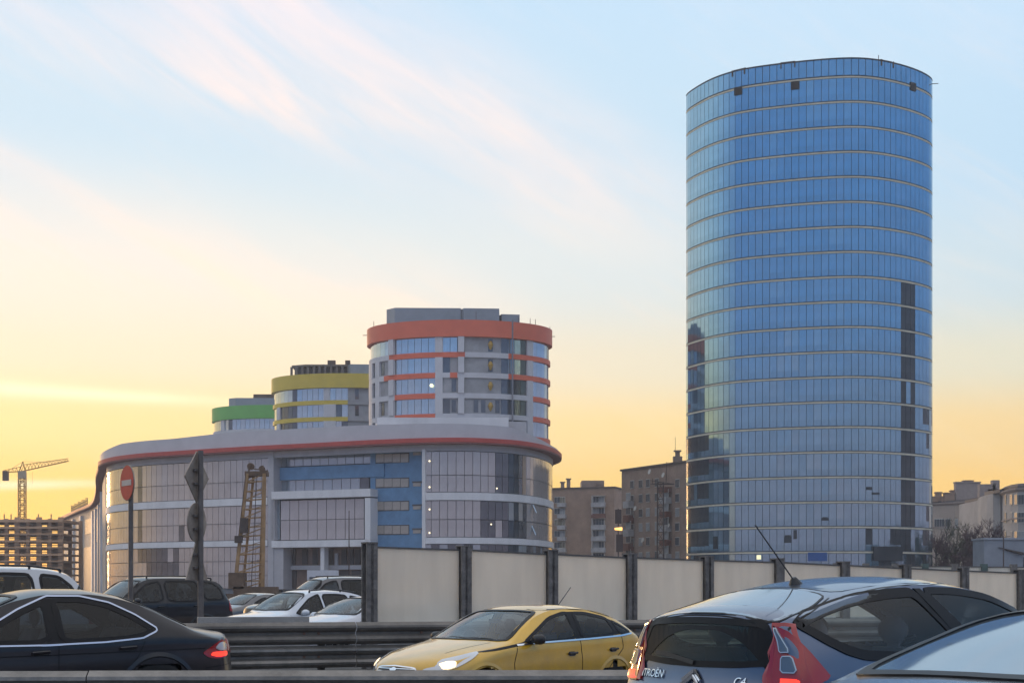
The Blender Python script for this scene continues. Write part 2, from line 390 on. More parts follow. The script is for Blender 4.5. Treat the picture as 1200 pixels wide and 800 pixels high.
# ================================================================== SHOPPING CENTRE
SC = 'long curved shopping centre with grey glass bands, white belts and red roof edge'
mallP0 = [(-139,459),(-123,419),(-107,379),(-92,330),(-80,287),(-73.7,266),(-70.5,255),(-66,246.5),(-60,240),(-53,235.4),(-46,231),(-38,226.5),(-30,222.6),(-20,217.6),(-12.3,214.9),(-6,214.6),(0,218.6-.8),(3.4,222.5),(5.6,228),(7.4,236),(8,246),(6,258)]
mp = smoothpath(mallP0, 330)
mall = thing('shopping_centre', SC, 'shopping centre', (-35,235,0)); mo = np.array([-35,235])
ml_ = mp-mo
white = mat('white_cladding', (.74,.72,.73), .55, var=.10, scale=.5, streaks=.3)
greyp = mat('grey_cladding', (.46,.44,.46), .6, var=.10, scale=.6)
redp = mat('red_cladding', (.50,.075,.06), .55, var=.12, scale=1); bluep = mat('blue_cladding', (.13,.27,.45), .5, var=.14, scale=.8)
eave = mat('dark_red_eave', (.26,.10,.09), .7)
ZF = 22.6
wall = offset(ml_, -1.5)
def msweep(name, m, path, o0, o1, z0, z1, parent=mall, smooth=30): return MB().sweep(path, [(o0,z0),(o1,z0),(o1,z1),(o0,z1)]).build(name, m, parent, smooth)
msweep('roof_fascia', redp, ml_, -1.2, .05, ZF, ZF+.62)
msweep('soffit', eave, ml_, -1.9, 0, ZF-.22, ZF-.02)
msweep('frieze', greyp, wall, -.4, .12, 21.45, ZF-.23)
ipx = np.array([PX(*p) for p in mp])
# parapet: rises towards the middle
par = MB(); seg = offset(ml_, -.35)
hgt = np.interp(ipx, [100,118,140,200,260,390,600,650], [.1,1.4,2.0,2.0,2.3,2.3,1.9,.4]); hgt[mp[:,1] > 262] = .25
pv, pf = [], []
for i, p in enumerate(seg):
    q = offset(ml_, -2.2)[i] if i == 0 else None
off2 = offset(ml_, -2.6)
for i in range(len(seg)):
    pv += [(*seg[i], ZF+.60), (*seg[i], ZF+.62+hgt[i]), (*off2[i], ZF+.70+hgt[i]), (*off2[i], ZF+.60)]
for i in range(len(seg)-1):
    for k in range(4):
        l = (k+1)%4; pf.append((i*4+k, i*4+4+k, i*4+4+l, i*4+l))
par.add(pv, pf).build('parapet', mat('pale_parapet_cladding', (.56,.53,.56), .55, var=.07, scale=.4), mall, 30)
# roof step blocks behind the parapet (px 385-600)
def blockpx(name, px0, px1, Y0, Y1, z0, z1, m, parent, org, bev=0):
    x0, x1 = (px0-600)/F*Y0, (px1-600)/F*Y0
    b = MB().prism([(x0-org[0],Y0-org[1]),(x1-org[0],Y0-org[1]),(x1-org[0],Y1-org[1]),(x0-org[0],Y1-org[1])], z0, z1)
    return b.build(name, m, parent)
blockpx('roof_step', 442, 596, 222, 240, 23, ZP(489,222), white, mall, mo)
MB().prism([(-20-mo[0],221-mo[1]),(-1-mo[0],225.5-mo[1]),(-3-mo[0],245-mo[1]),(-24-mo[0],240-mo[1])], 23, 25.95).build('roof_step', white, mall)
b = MB(); x0 = (512-600)/F*226; b.prism([(x0-mo[0],226-mo[1]),(2.2-mo[0],228-mo[1]),(2.0-mo[0],245-mo[1]),(x0-mo[0],245-mo[1])], 23.2, 27.0).build('roof_step', greyp, mall)
# core wall behind the glass
inner = offset(wall, -.25)
core = [tuple(p) for p in inner] + [(0-mo[0]-20, 300-mo[1]), (-60-mo[0], 420-mo[1]), (-120-mo[0], 470-mo[1])]
MB().prism([tuple(p) for p in offset(ml_, -2.0)]+[(-20-mo[0],300-mo[1]),(-100-mo[0],470-mo[1])], 22.2, 22.5).build('roof', mat('grey_roof2', (.2,.2,.21), .9), mall)
# belts: two long curved runs either side of the recess
wp = wall; wpx = np.array([PX(*(p+mo)) for p in wp]); fwd = (wp[:,1]+mo[1] < 262)
lseg = [p for p, x, f in zip(wp, wpx, fwd) if f and x <= 318]; rseg = [p for p, x in zip(wp, wpx) if x >= 496]
for sg in (lseg, rseg, [p for p, f in zip(wp, fwd) if not f and p[0]+mo[0] < -70]): msweep('inner_wall', mat('grey_mullion_metal', (.16,.17,.19), .6), np.array(sg), -.6, -.22, 0, 21.5)
for sg in (lseg, rseg):
    msweep('white_belt', white, sg, -.3, .22, 14.35, 15.45); msweep('white_belt', white, sg, -.3, .22, 8.05, 8.95)
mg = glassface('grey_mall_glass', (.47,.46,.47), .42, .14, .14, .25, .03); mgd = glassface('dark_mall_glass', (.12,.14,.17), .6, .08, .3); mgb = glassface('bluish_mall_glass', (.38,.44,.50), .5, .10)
PC = {}
def pane(parent, c, w, h, ang, m, jit=.006, name='glass_pane', dep=.07):
    key = (round(w,2), round(h,2), m.name, dep)
    if key not in PC: PC[key] = MB().box((0,0,0), (w,dep,h)).mesh('pane_mesh', m)
    return inst(name, PC[key], parent, c, (random.gauss(0,jit*.6), 0, ang+random.gauss(0,jit)))
cnt = [0]
restm = MB()
def glaze(sg, right):
    q = resample(np.array(sg), step=1.22)
    for i in range(len(q)-1):
        m_ = (q[i]+q[i+1])/2; t_ = q[i+1]-q[i]; w = float(np.linalg.norm(t_)); ang = math.atan2(t_[1], t_[0]); px = PX(*(m_+mo))
        if not right and px < 113: kind = 0
        rows = [(15.55,17.9),(18.0,21.35),(9.05,11.5),(11.6,14.25),(1.6,3.5),(3.6,5.7),(5.8,7.95)]
        for k, (z0, z1) in enumerate(rows):
            if k < 4 or z1 > 0:
                mm = mg
                if right:
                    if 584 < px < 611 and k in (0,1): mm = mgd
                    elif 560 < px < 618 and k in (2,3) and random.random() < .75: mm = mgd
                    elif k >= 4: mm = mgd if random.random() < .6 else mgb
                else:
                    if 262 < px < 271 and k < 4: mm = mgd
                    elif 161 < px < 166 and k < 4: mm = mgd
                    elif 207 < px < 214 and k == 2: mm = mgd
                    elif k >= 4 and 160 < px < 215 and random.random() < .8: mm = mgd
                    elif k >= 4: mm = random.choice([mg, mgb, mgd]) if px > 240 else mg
                if k >= 4 and cnt[0] > 295 or cnt[0] >= 299 or m_[1]+mo[1] > 244:
                    restm.box((m_[0], m_[1], (z0+z1)/2), (w-.07,.07,z1-z0), ang); continue
                cnt[0] += 1
                pane(mall, (m_[0], m_[1], (z0+z1)/2), round(w,2)-.07, z1-z0, ang, mm)
glaze(rseg, True); glaze(lseg, False)
tag(restm.build('glass_pane', mg, mall), kind='stuff')
# far left wing: light cladding wall with a few dark recesses
wing = [p for p, f in zip(wp, fwd) if not f and p[0]+mo[0] < -70]
msweep('wing_wall', mat('pale_wing_cladding', (.42,.38,.35), .6, var=.12, scale=.3), wing, -.3, .25, 0, 21.5)
wq = resample(np.array(wing), n=60)
for i0, i1, z0, z1 in ((8,13,1,13),(15,22,0,12.5),(13,15,15,19.5),(17,21,16,20),(26,30,13,19),(33,44,0,20.5),(3,5,2,12)):
    msweep('dark_bay', mat('wing_bay_glass', (.10,.11,.14), .5, .0, var=.3, scale=.3), wq[i0:i1+1], .2, .34, z0, z1)
for i in (8,14,22,25,31,45): msweep('wing_pilaster', white, wq[i:i+2], .2, .75, 0, 21.4)
b = MB()
for k in range(14):
    p = wq[k]; b.bar((p[0]+2,p[1],22), (p[0]+2,p[1],27-.2*(k%3)), .25)
    if k: pv_ = wq[k-1]; b.bar((pv_[0]+2,pv_[1],26), (p[0]+2,p[1],26), .25); b.bar((pv_[0]+2,pv_[1],23.6), (p[0]+2,p[1],26), .18)
b.build('roof_scaffold', mat('rusty_scaffold', (.25,.15,.08), .8), mall)
# ---- recessed middle part
i0 = int(np.argmin(abs(wpx-318)+(~fwd)*999)); i1 = int(np.argmin(abs(wpx-496)+(~fwd)*999))
a0, a1 = wp[i0], wp[i1]; L_ = float(np.linalg.norm(a1-a0)); t_ = (a1-a0)/L_; nr = np.array([t_[1], -t_[0]]); fang = math.atan2(t_[1], t_[0])
def S_(px, dep=0):       # distance along the facade that shows at column px
    lo_, hi_ = -5., L_+5
    for _ in range(40):
        mid = (lo_+hi_)/2; p = a0+t_*mid+nr*dep+mo
        if PX(*p) < px: lo_ = mid
        else: hi_ = mid
    return lo_
def fbox(name, m, px0, px1, py0, py1, d0, d1, sub=None, parent=mall):
    """box on the recessed facade: picture columns and rows turned into metres on the facade plane"""
    s0, s1 = S_(px0, d1), S_(px1, d1); pc = a0+t_*((s0+s1)/2)+nr*d1+mo; z0, z1 = ZP(py1, pc[1]), ZP(py0, pc[1])
    z0 = max(z0, 0); c = a0+t_*((s0+s1)/2)+nr*((d0+d1)/2)
    return MB().box((c[0], c[1], (z0+z1)/2), (s1-s0, d1-d0, z1-z0), fang).build(name, m, parent)
def fpanes(px0, px1, py0, py1, d, n, m, rows=1, gap=.09):
    s0, s1 = S_(px0, d), S_(px1, d); w = (s1-s0)/n; pc = a0+t_*((s0+s1)/2)+nr*d+mo; z0, z1 = ZP(py1, pc[1]), ZP(py0, pc[1]); h = (z1-z0)/rows
    for i in range(n):
        for r in range(rows):
            c = a0+t_*(s0+w*(i+.5))+nr*d; mm = m(i, r) if callable(m) else m
            pane(mall, (c[0], c[1], z0+h*(r+.5)), w-gap, h-gap, fang, mm)
darkr = mat('dark_recess', (.08,.065,.065), .8, var=.3, scale=.3)
brown = mat('brown_unfinished_wall', (.24,.16,.13), .85, var=.3, scale=.4)
fbox('recess_back_wall', core_m, 318, 496, 527, 690, -3.2, -2.9)
fbox('corner_pilaster', greyp, 314, 320.5, 526, 690, -2.9, .3)
fbox('pilaster', white, 494.5, 498, 526, 690, -2.9, .25)
fbox('frieze', greyp, 320.5, 494.5, 520, 528.5, -2.8, .12)
fpanes(326, 436, 530, 545, -2.0, 11, mgb)
fbox('dark_slit', darkr, 320.6, 325.5, 530, 575, -2.85, -1.9)
fbox('blue_band', bluep, 320.6, 450, 545.5, 560.5, -2.8, -1.4)
fpanes(326, 433, 561, 574.5, -2.0, 10, lambda i, r: mgd if i == 9 else mgb)
fbox('blue_wall', bluep, 434, 494.5, 529, 690, -2.8, -1.6)
wbl = mat('window_reveal', (.10,.10,.11), .6)
wgl = mat('pale_beige_blind_window', (.42,.37,.33), .3, .2, var=.12, scale=1.2)
for k, py in enumerate((531.5, 560.5, 587.5, 615.5)):
    fbox('window_reveal', wbl, 440, 479.5, py-.8, py+10.8, -1.6, -1.57)
    s0, s1 = S_(440.6,-1.5), S_(479,-1.5); w = (s1-s0)/4
    for i in range(4):
        c = a0+t_*(s0+w*(i+.5))+nr*-1.5; yy = (c+mo)[1]; pane(mall, (c[0], c[1], ZP(py+5, yy)), w-.08, 9.6/F*yy, fang, wgl, name='window_pane')
    fbox('small_window', wgl, 484, 493, py+(5 if k else -2), py+9 if k else py+1.5, -1.6, -1.5)
    if k: fbox('dark_slit', wbl, 483, 494, py+3, py+5, -1.6, -1.45)
# protruding white frame with glass
fbox('white_frame', white, 318, 434, 574, 583, -1.9, .6); fbox('white_frame', white, 318, 434, 632.5, 640.5, -1.9, .6)
fbox('white_frame', white, 427.5, 434, 583, 632.5, -1.9, .6); fbox('frame_side', greyp, 318, 321.5, 583, 632.5, -1.9, .3)
fpanes(329, 427, 585, 632, -.4, 9, mg, 2); fbox('dark_slit', mgb, 321.8, 328, 584, 632, -1.2, -.5)
# portal below
fbox('portal_side_wall', greyp, 320.6, 332, 640.6, 690, -2.85, .2)
fbox('portal_wall', brown, 332, 434, 640.6, 690, -2.8, -2.4)
fbox('portal_column', white, 375.5, 380, 640.6, 668, -1.2, 0); fbox('portal_column', greyp, 429, 434, 640.6, 690, -1.2, .0)
fbox('portal_beam', greyp, 333, 430, 662, 667, -2.3, -1.8); fbox('portal_column', greyp, 392, 395.5, 648, 664, -2.3, -2)
for px in (340,354,366,384,400,408,416,424): fbox('dark_opening', darkr, px, px+6, 643, 661, -2.4, -2.2)
for px in (336,398,412): fbox('dark_opening', darkr, px, px+11, 668, 690, -2.4, -2.2)
lampm = mat('interior_lamp', (1,.9,.7), .5, emit=(1,.85,.5), es=1.6)
def at_wall(px):
    k = int(np.argmin(abs(wpx-px)+(~fwd)*999)); return wp[k]
for px, py in ((501.5,540),(502,570.5),(502,596.5),(502,624),(583,572),(574,614)):
    p = at_wall(px); MB().cone((p[0]-.05,p[1]-.14,ZP(py,p[1]+mo[1])), (p[0]-.05,p[1]-.02,ZP(py,p[1]+mo[1])), .11, .11, 8).build('interior_lamp', lampm, mall)
for px, py0, py1 in ((624.5,589,601),(624.5,614,626.5),(640,617,629)):
    p = at_wall(px); yy = p[1]+mo[1]; b = MB(); z0, z1 = ZP(py1,yy), ZP(py0,yy)
    b.add([(p[0]+.4,p[1]-.30,z0),(p[0]+.4,p[1]-.9,z0),(p[0]-.3,p[1]-.25,z1),(p[0]-.3,p[1]-.55,z1)],[(0,1,3,2)]); o = b.build('tilted_window_sash', mat('pale_sash_glass', (.7,.72,.74), .1, .5), mall)
    mm = o.modifiers.new('t','SOLIDIFY'); mm.thickness = .12
for px in (614,619.5): 
    p = at_wall(px); msweep('painted_reflection_strip', mat('beige_painted_reflection', (.42,.30,.22), .5), np.array([at_wall(px-1.2), at_wall(px+1.2)]), -.02, .10, 15.6, 21.3)  # orange reflection in the glazing, painted as warm beige strips
# ================================================================== ROUND APARTMENT TOWERS BEHIND THE SHOPPING CENTRE
rt_panes = {}
def round_tower(label, name, px_c, Y0, ztop, colm, pat, floors, a=15.7, b=11., crown_h=2.75, det=2):
    cy = Y0+b; cx = (px_c-600)/F*(cy+1)
    t = thing(name, label, 'tower block', (cx, cy, 0))
    n = 220; th = np.linspace(0, 2*np.pi, n, endpoint=False)
    # travel so that the outward side is on the right hand: clockwise seen from below = increasing angle reversed
    el = np.stack([a*np.cos(th), b*np.sin(th)], 1)
    ringm = lambda o0, o1, z0, z1: MB().sweep(el, [(o0,z0),(o1,z0),(o1,z1),(o0,z1)], closed=True)
    ringm(-.9, -.45, 0, ztop-crown_h).build('core_wall', core_m, t, 30)
    ringm(-.6, .35, ztop-crown_h, ztop).build('crown_band', colm, t, 30)
    MB().prism([tuple(p) for p in offset(el, -.5, True)], ztop-.4, ztop-.3).build('roof', mat('grey_roof', (.2,.2,.21)), t)
    # visible facade columns: by picture column
    vis = []
    q = resample(el, step=1.25, closed=True)
    for i in range(len(q)-1):
        m_ = (q[i]+q[i+1])/2; tt = q[i+1]-q[i]; nn = np.array([tt[1], -tt[0]]); w = np.linalg.norm(nn); nn /= w; wpos = m_+np.array([cx,cy])
        if np.dot(nn, wpos) > .12*np.linalg.norm(wpos): continue
        vis.append((PX(*wpos), m_, math.atan2(tt[1],tt[0]), w, nn))
    vis.sort(key=lambda v: v[0])
    FHt = 3.4
    for k in range(floors):
        z1 = ztop-crown_h-FHt*k; zs0 = z1-FHt; zs1 = zs0+.85       # spandrel at the floor's foot
        runs = {}
        def put(slot, key, m, nm, j, *box):
            last = runs.get(slot)
            if last and last[0] == key and last[1] == j-1 and math.dist(vis[j][1], vis[j-1][1]) < 1.7: last[1] = j
            else:
                if last: last[3].build(last[4], last[2], t)
                last = runs[slot] = [key, j, m, MB(), nm]
            last[3].box(*box)
        for j, (px, m_, ang, w, nn) in enumerate(vis):
            kind, sk = pat(px, k)
            if sk is not None: put('s', sk.name, sk, 'spandrel', j, (m_[0]-nn[0]*.2, m_[1]-nn[1]*.2, (zs0+zs1)/2), (w*1.03, .42, zs1-zs0), ang)
            zc = (zs1+z1)/2; h = z1-zs1
            if kind == 'glass' or kind == 'dark':
                mm = {'glass': mgb2, 'dark': mgd}[kind]
                pane(t, (m_[0]-nn[0]*.3, m_[1]-nn[1]*.3, zc), round(float(w),2)-.08, round(h,2)-.04, ang, mm, .01)
            elif kind == 'wall': put('w', 'wall', white2, 'pier', j, (m_[0]-nn[0]*.2, m_[1]-nn[1]*.2, zc), (w*1.03,.5,h+.04), ang)
            elif kind == 'pier': put('w', 'pier', white2, 'pier', j, (m_[0]+nn[0]*.02, m_[1]+nn[1]*.02, zc), (w*.85,.6,h+.04), ang)
            elif kind == 'bay':
                put('b', 'bay', bay_m, 'recessed_wall', j, (m_[0]-nn[0]*.38, m_[1]-nn[1]*.38, zc), (w*1.03,.1,h+.04), ang)
                if random.random() < .3: MB().box((m_[0]-nn[0]*.3, m_[1]-nn[1]*.3, zc), (w*.6,.1,h*.8), ang).build('window', mgd, t)
        for v in runs.values(): v[3].build(v[4], v[2], t)
    return t, vis
mgb2 = glassface('pale_blue_apartment_glass', (.50,.58,.64), .75, .10, .15, .3, .02)
white2 = mat('pale_apartment_cladding', (.58,.57,.60), .6, var=.08, scale=.5)
bay_m = mat('grey_recess_wall', (.34,.34,.36), .7, var=.25, scale=.5)
red2 = mat('orange_red_cladding', (.74,.16,.09), .5, var=.07, scale=.5); yel = mat('yellow_cladding', (.68,.50,.07), .5, var=.07, scale=.5); grn = mat('green_cladding', (.16,.48,.11), .5, var=.07, scale=.5)
def pat_red(px, k):
    # kind, spandrel material at the foot of this floor
    if px < 433: kind = 'glass'
    elif px < 458: kind = 'glass' if k == 0 else ('wall' if px < 437 or 440 < px < 444 else 'dark' if px < 440 else 'bay')
    elif px < 462.5: kind = 'pier'
    elif px < 513: kind = 'glass'
    elif px < 518: kind = 'wall'
    elif px < 540: kind = 'glass' if k == 0 else ('dark' if (k in (1,3) and px < 527) else 'bay')
    elif px < 545.5: kind = 'pier'
    elif px < 596: kind = 'dark' if 585 < px < 592 else 'bay'
    elif px < 599: kind = 'pier'
    elif px < 615: kind = 'glass' if k < 2 and px < 608 else 'dark'
    elif px < 622: kind = 'wall'
    elif px < 643: kind = 'glass' if px > 626 else 'dark'
    else: kind = 'bay'
    sk = white2
    if k < 2 and 458 < px < (541 if k == 0 else 508): sk = red2
    if k in (1,2,3) and 462 < px < 508: sk = red2
    if k == 1 and (450 < px < 458 or 525 < px < 533 or 541 < px < 546): sk = red2
    if 596 < px and k < 2: sk = red2
    if px > 622 and k < 6: sk = red2
    return kind, sk
redt, visr = round_tower('round apartment tower with orange-red crown, tallest of the three behind the shopping centre', 'round_tower', 539, 248, 46.1, red2, pat_red, 7)
rc = np.array(redt.location[:2])
pent = mat('grey_penthouse_cladding', (.30,.33,.37), .5, .3, var=.12, scale=.5)
def pblock(t, org, px0, px1, Y0, dep, z0, py, m, name='roof_plant_room'):
    x0, x1 = (px0-600)/F*Y0, (px1-600)/F*Y0
    return MB().prism([(x0-org[0],Y0+dep*.15-org[1]),(x0+.12*(x1-x0)-org[0],Y0-org[1]),(x1-org[0],Y0+.4-org[1]),(x1-org[0],Y0+dep-org[1]),(x0-org[0],Y0+dep-org[1])], z0, ZP(py,Y0)).build(name, m, t)
pblock(redt, rc, 452, 540, 254, 12, 45.6, 360.5, pent); pblock(redt, rc, 538, 585, 253.5, 12, 45.6, 361, pent); pblock(redt, rc, 585, 609, 255, 10, 45.6, 368, pent)
for px, h in ((437,.9),(560,1.3),(604,.9),(620,.9),(627,.9),(646,.8)):
    best = min(visr, key=lambda v: abs(v[0]-px)); m_ = best[1]; MB().bar((m_[0],m_[1],46), (m_[0],m_[1],46.2+h), .12).build('roof_rod', brm, redt)
m_ = visr[0][1]; b = MB(); b.bar((m_[0],m_[1],45.3), (m_[0]-1.1,m_[1],45.3), .14); b.build('roof_rod', brm, redt); b = MB(); m_ = visr[-1][1]; b.bar((m_[0],m_[1],45.3), (m_[0]+.9,m_[1],45.3), .14)
b.build('roof_rod', brm, redt)
orn = mat('ochre_lantern', (.45,.27,.05), .5)
for k in range(5):
    for px in (571.5,):
        best = min(visr, key=lambda v: abs(v[0]-px)); m_, ang, nn = best[1], best[2], best[4]
        z = 46.1-2.75-3.4*k-1.3
        bb = MB(); bb.cone((m_[0]-nn[0]*.2,m_[1]-nn[1]*.2,z-.75), (m_[0]-nn[0]*.2,m_[1]-nn[1]*.2,z+.1), .12, .45, 8); bb.cone((m_[0]-nn[0]*.2,m_[1]-nn[1]*.2,z+.1), (m_[0]-nn[0]*.2,m_[1]-nn[1]*.2,z+.7), .45, .2, 8); bb.build('wall_lantern', orn, redt)
b = MB()
for px in (516, 596.5):
    best = min(visr, key=lambda v: abs(v[0]-px)); m_, nn = best[1], best[4]
best = min(visr, key=lambda v: abs(v[0]-597)); m_, nn = best[1], best[4]
MB().bar((m_[0]+nn[0]*.3,m_[1]+nn[1]*.3,24), (m_[0]+nn[0]*.3,m_[1]+nn[1]*.3,46.4), .35).build('drain_pipe', mat('grey_pipe', (.2,.2,.23), .5), redt)
best = min(visr, key=lambda v: abs(v[0]-506)); m_, nn = best[1], best[4]
MB().cone((m_[0],m_[1],ZP(453,250)), (m_[0]+nn[0]*.15,m_[1]+nn[1]*.15,ZP(453,250)), .3, .3, 8).build('interior_lamp', mat('warm_interior_lamp', (1,.95,.6), .5, emit=(1,.95,.6), es=.9), redt)
def pat_yel(px, k):
    if px > 409: return ('bay', bay_m)
    kind = 'glass'
    if px < 324: kind = 'glass'
    elif px < 340: kind = 'glass' if k == 0 else ('dark' if px > 329 else 'wall')
    elif px < 344.5: kind = 'wall'
    elif px < 347: kind = 'dark'
    elif 381 < px < 386 + (4 if k else 0): kind = 'wall'
    elif k == 1 and 391 < px < 398: kind = 'dark'
    elif k >= 2 and px > 398: kind = 'dark'
    return kind, yel
yelt, visy = round_tower('round apartment tower with yellow crown, between the green and the red one', 'round_tower', 408, 305, 45.4, yel, pat_yel, 6, det=1, crown_h=2.9)
yc = np.array(yelt.location[:2])
colonn = mat('brown_grey_roof_frames', (.17,.15,.14), .8)
b = MB(); x0, x1 = (341-600)/F*308, (415-600)/F*308
b.prism([(x0-yc[0],309-yc[1]),(x0+3-yc[0],307.5-yc[1]),(x1-yc[0],307.5-yc[1]),(x1-yc[0],318-yc[1]),(x0-yc[0],318-yc[1])], 47.25, 47.6)
for i in range(12):
    x = x0+(x1-x0)*i/11-yc[0]; b.box((x, 307.8-yc[1]+(1 if i == 0 else 0), 46.2), (.45,.45,2.1))
b.build('roof_frame', colonn, yelt)
MB().prism([(x0+.6-yc[0],309-yc[1]),(x1-.6-yc[0],309-yc[1]),(x1-.6-yc[0],317-yc[1]),(x0+.6-yc[0],317-yc[1])], 45.2, 47.2).build('roof_plant_room', mat('dim_wall', (.12,.12,.13), .8), yelt)
pblock(yelt, yc, 407, 435, 306, 9, 45, 426.5, pent)
for px in (388, 407): x = (px-600)/F*307-yc[0]; MB().box((x, 307.9-yc[1], 48.0), (1.0 if px > 400 else 1.6,.8,.9)).build('roof_vent', brm, yelt)
def pat_grn(px, k):
    kind = 'wall' if 260 < px < 263 else 'dark' if 269 < px < 272 else 'glass'
    return kind, white2
grnt, visg = round_tower('round apartment tower with green crown, farthest and lowest of the three', 'round_tower', 325, 361, 45.8, grn, pat_grn, 5, det=1, crown_h=3.2)
gc = np.array(grnt.location[:2])
pblock(grnt, gc, 267, 345, 366, 9, 45, 466, pent); MB().box(((310-600)/F*368-gc[0], 368-gc[1], 48.6), (5,3,1.0)).build('roof_vent', brm, grnt)
# ================================================================== BRICK BLOCKS BETWEEN SHOPPING CENTRE AND TOWER
brick = mat('brown_brick_wall', (.34,.225,.165), .9, var=.18, scale=.5, bump=.3, bscale=6)
brick2 = mat('greyish_brick_wall', (.33,.235,.185), .9, var=.2, scale=.5, bump=.3, bscale=6)
frm = mat('white_window_frame', (.5,.48,.45), .6); paned = mat('dark_flat_pane', (.06,.07,.09), .4, .0, var=.3, scale=.4)
panel_ = mat('pale_flat_pane', (.30,.31,.33), .6, .0, var=.2, scale=.4); balc = mat('pale_balcony_sheet', (.40,.39,.40), .7, var=.2, scale=1)
rustb = mat('rust_brown_balcony', (.17,.07,.05), .8, var=.25, scale=1); litw = mat('sky_lit_pane', (.75,.68,.52), .15, .8)
wf = MB().box((0,0,0), (1.5,.12,1.6)).mesh('block_window_frame', frm)
def add_window(t, c, ang, m=None, w=1.5, h=1.6, nrm=(0,-1)):
    o = inst('window', wf, t, c, (0,0,ang), (w/1.5,1,h/1.6))
    key = ('bp', m.name)
    if key not in PC: PC[key] = MB().box((-.36,-.05,0), (.62,.1,1.36)).box((.36,-.05,0), (.62,.1,1.36)).mesh('block_pane', m)
    p = bpy.data.objects.new('pane', PC[key]); COL.objects.link(p); p.parent = o
    return o
def facade_frame(t, pA, pB):
    pA, pB = np.array(pA), np.array(pB); L = float(np.linalg.norm(pB-pA)); u = (pB-pA)/L; nn = np.array([u[1],-u[0]]); return pA, u, nn, L, math.atan2(u[1],u[0])
def brick_block(label, pxA, YA, pxB, YB, dep, ztop, m, name='brick_apartment_block'):
    pA, pB = np.array(P(pxA,YA)), np.array(P(pxB,YB)); org = (pA+pB)/2
    t = thing(name, label, 'apartment block', (*org, 0)); a_, u, nn, L, ang = facade_frame(t, pA-org, pB-org)
    q = [a_, a_+u*L, a_+u*L-nn*dep, a_-nn*dep]
    MB().prism([tuple(v) for v in q], 0, ztop).build('wall', m, t)
    q2 = [a_-u*.25+nn*.25, a_+u*(L+.25)+nn*.25, a_+u*(L+.25)-nn*(dep+.25), a_-u*.25-nn*(dep+.25)]
    MB().prism([tuple(v) for v in q2], ztop, ztop+.35).build('cornice', mat('dark_roof_edge', (.11,.085,.075), .9), t)
    def sfor(px):
        lo_, hi_ = 0., L
        for _ in range(30):
            mid = (lo_+hi_)/2; p = a_+u*mid+org
            if PX(*p) < px: lo_ = mid
            else: hi_ = mid
        return lo_
    def at(px, py, out=0.):
        s = sfor(px); p = a_+u*s+nn*out; return (p[0], p[1], ZP(py, (a_+u*s+org)[1]))
    return t, at, ang, nn, org, u, L, a_
# block A: left, px 648-721
tA, at, ang, nn, org, u, L, a_ = brick_block('brown brick apartment block beside the red crowned tower, lower of the two, with stacked balconies', 640, 368, 720, 362, 16, ZP(572,364), brick)
for px0, px1, py in ((682,709,560.5),(685,703,561.5)):
    x0, x1 = at(px0,570)[0], at(px1,570)[0]; yb = at(px0,570)[1]
    MB().prism([(x0,yb+1.2),(x1,yb+1.2),(x1,yb+9),(x0,yb+9)], ZP(572,364), ZP(py+1.5,364)).build('roof_house', brick2, tA)
for px, h in ((657,1.6),(664,2.4),(700,1.2)):
    c = at(px,571,-1.5); bb = MB().box((c[0],c[1],c[2]+h/2-.3), (.9,.9,h)); bb.box((c[0],c[1],c[2]+h-.2), (1.3,1.3,.25)); bb.build('chimney', brick2, tA)
for k in range(7):
    py = 585.5+13.2*k
    for px, mm in ((653,paned),(659,litw if k in (0,2,4) else panel_)):
        c = at(px,py,.03); add_window(tA, c, ang, mm if px > 655 or k != 2 else litw)
    c = at(659,py+6,.55); MB().box(c, (2.1,1.1,1.0), ang).build('balcony', balc, tA)
    for px in (698.5,705):
        c = at(px,py-.5,.03); add_window(tA, c, ang, panel_ if (k+int(px)) % 3 == 0 else paned)
    c = at(702,py+5.8,.6); MB().box(c, (3.4,1.2,1.1), ang).build('balcony', balc if k != 1 else rustb, tA)
    c = at(702,py-.2,.5); b = MB(); b.box((c[0]-1.5,c[1],c[2]),(.1,.9,1.9),ang); b.box((c[0]+1.5,c[1],c[2]),(.1,.9,1.9),ang); b.box((c[0],c[1],c[2]+.9),(3.3,1.0,.12),ang); b.build('balcony_frame', frm, tA)
# block B: right, px 728-803
tB, at, ang, nn, org, u, L, a_ = brick_block('grey brown brick apartment block with antenna mast, beside the glass tower', 728.5, 285, 812, 263, 14, ZP(552,285), brick2)
for k in range(7):
    for px in (741,751,759.5,770,794):
        py = 567.5+17*k-(px-741)*.08
        if px > 790: py = 566+17*k
        if py > 655: continue
        c = at(px,py,.03); add_window(tB, c, ang, random.choice([paned,paned,panel_]), 1.3, 1.6)
for k, (w, mm) in enumerate(((0,0),(1,balc),(1,rustb),(1,balc),(1,rustb),(1,rustb))):
    if not w: continue
    c = at(739.5,573+k*16.5-2,.6); MB().box((c[0],c[1],c[2]-.6), (2.0,1.2,1.3), ang).build('balcony', mm, tB); add_window(tB, (c[0],c[1]-.3,c[2]+.9), ang, panel_ if k in (1,3) else paned, 1.7, 1.5)
for k in range(5):
    c = at(783,583+k*16.5,.6); MB().box((c[0],c[1],c[2]-.5), (2.2,1.2,1.1), ang).build('balcony', balc if k % 2 == 0 else rustb, tB); add_window(tB, (c[0],c[1]-.3,c[2]+.8), ang, panel_ if k != 2 else paned, 1.9, 1.5)
for k in range(3): c = at(783,570-3+k*4,.5); 
c = at(783,574,.7); MB().box(c, (2.4,1.3,1.0), ang).build('balcony', rustb, tB)
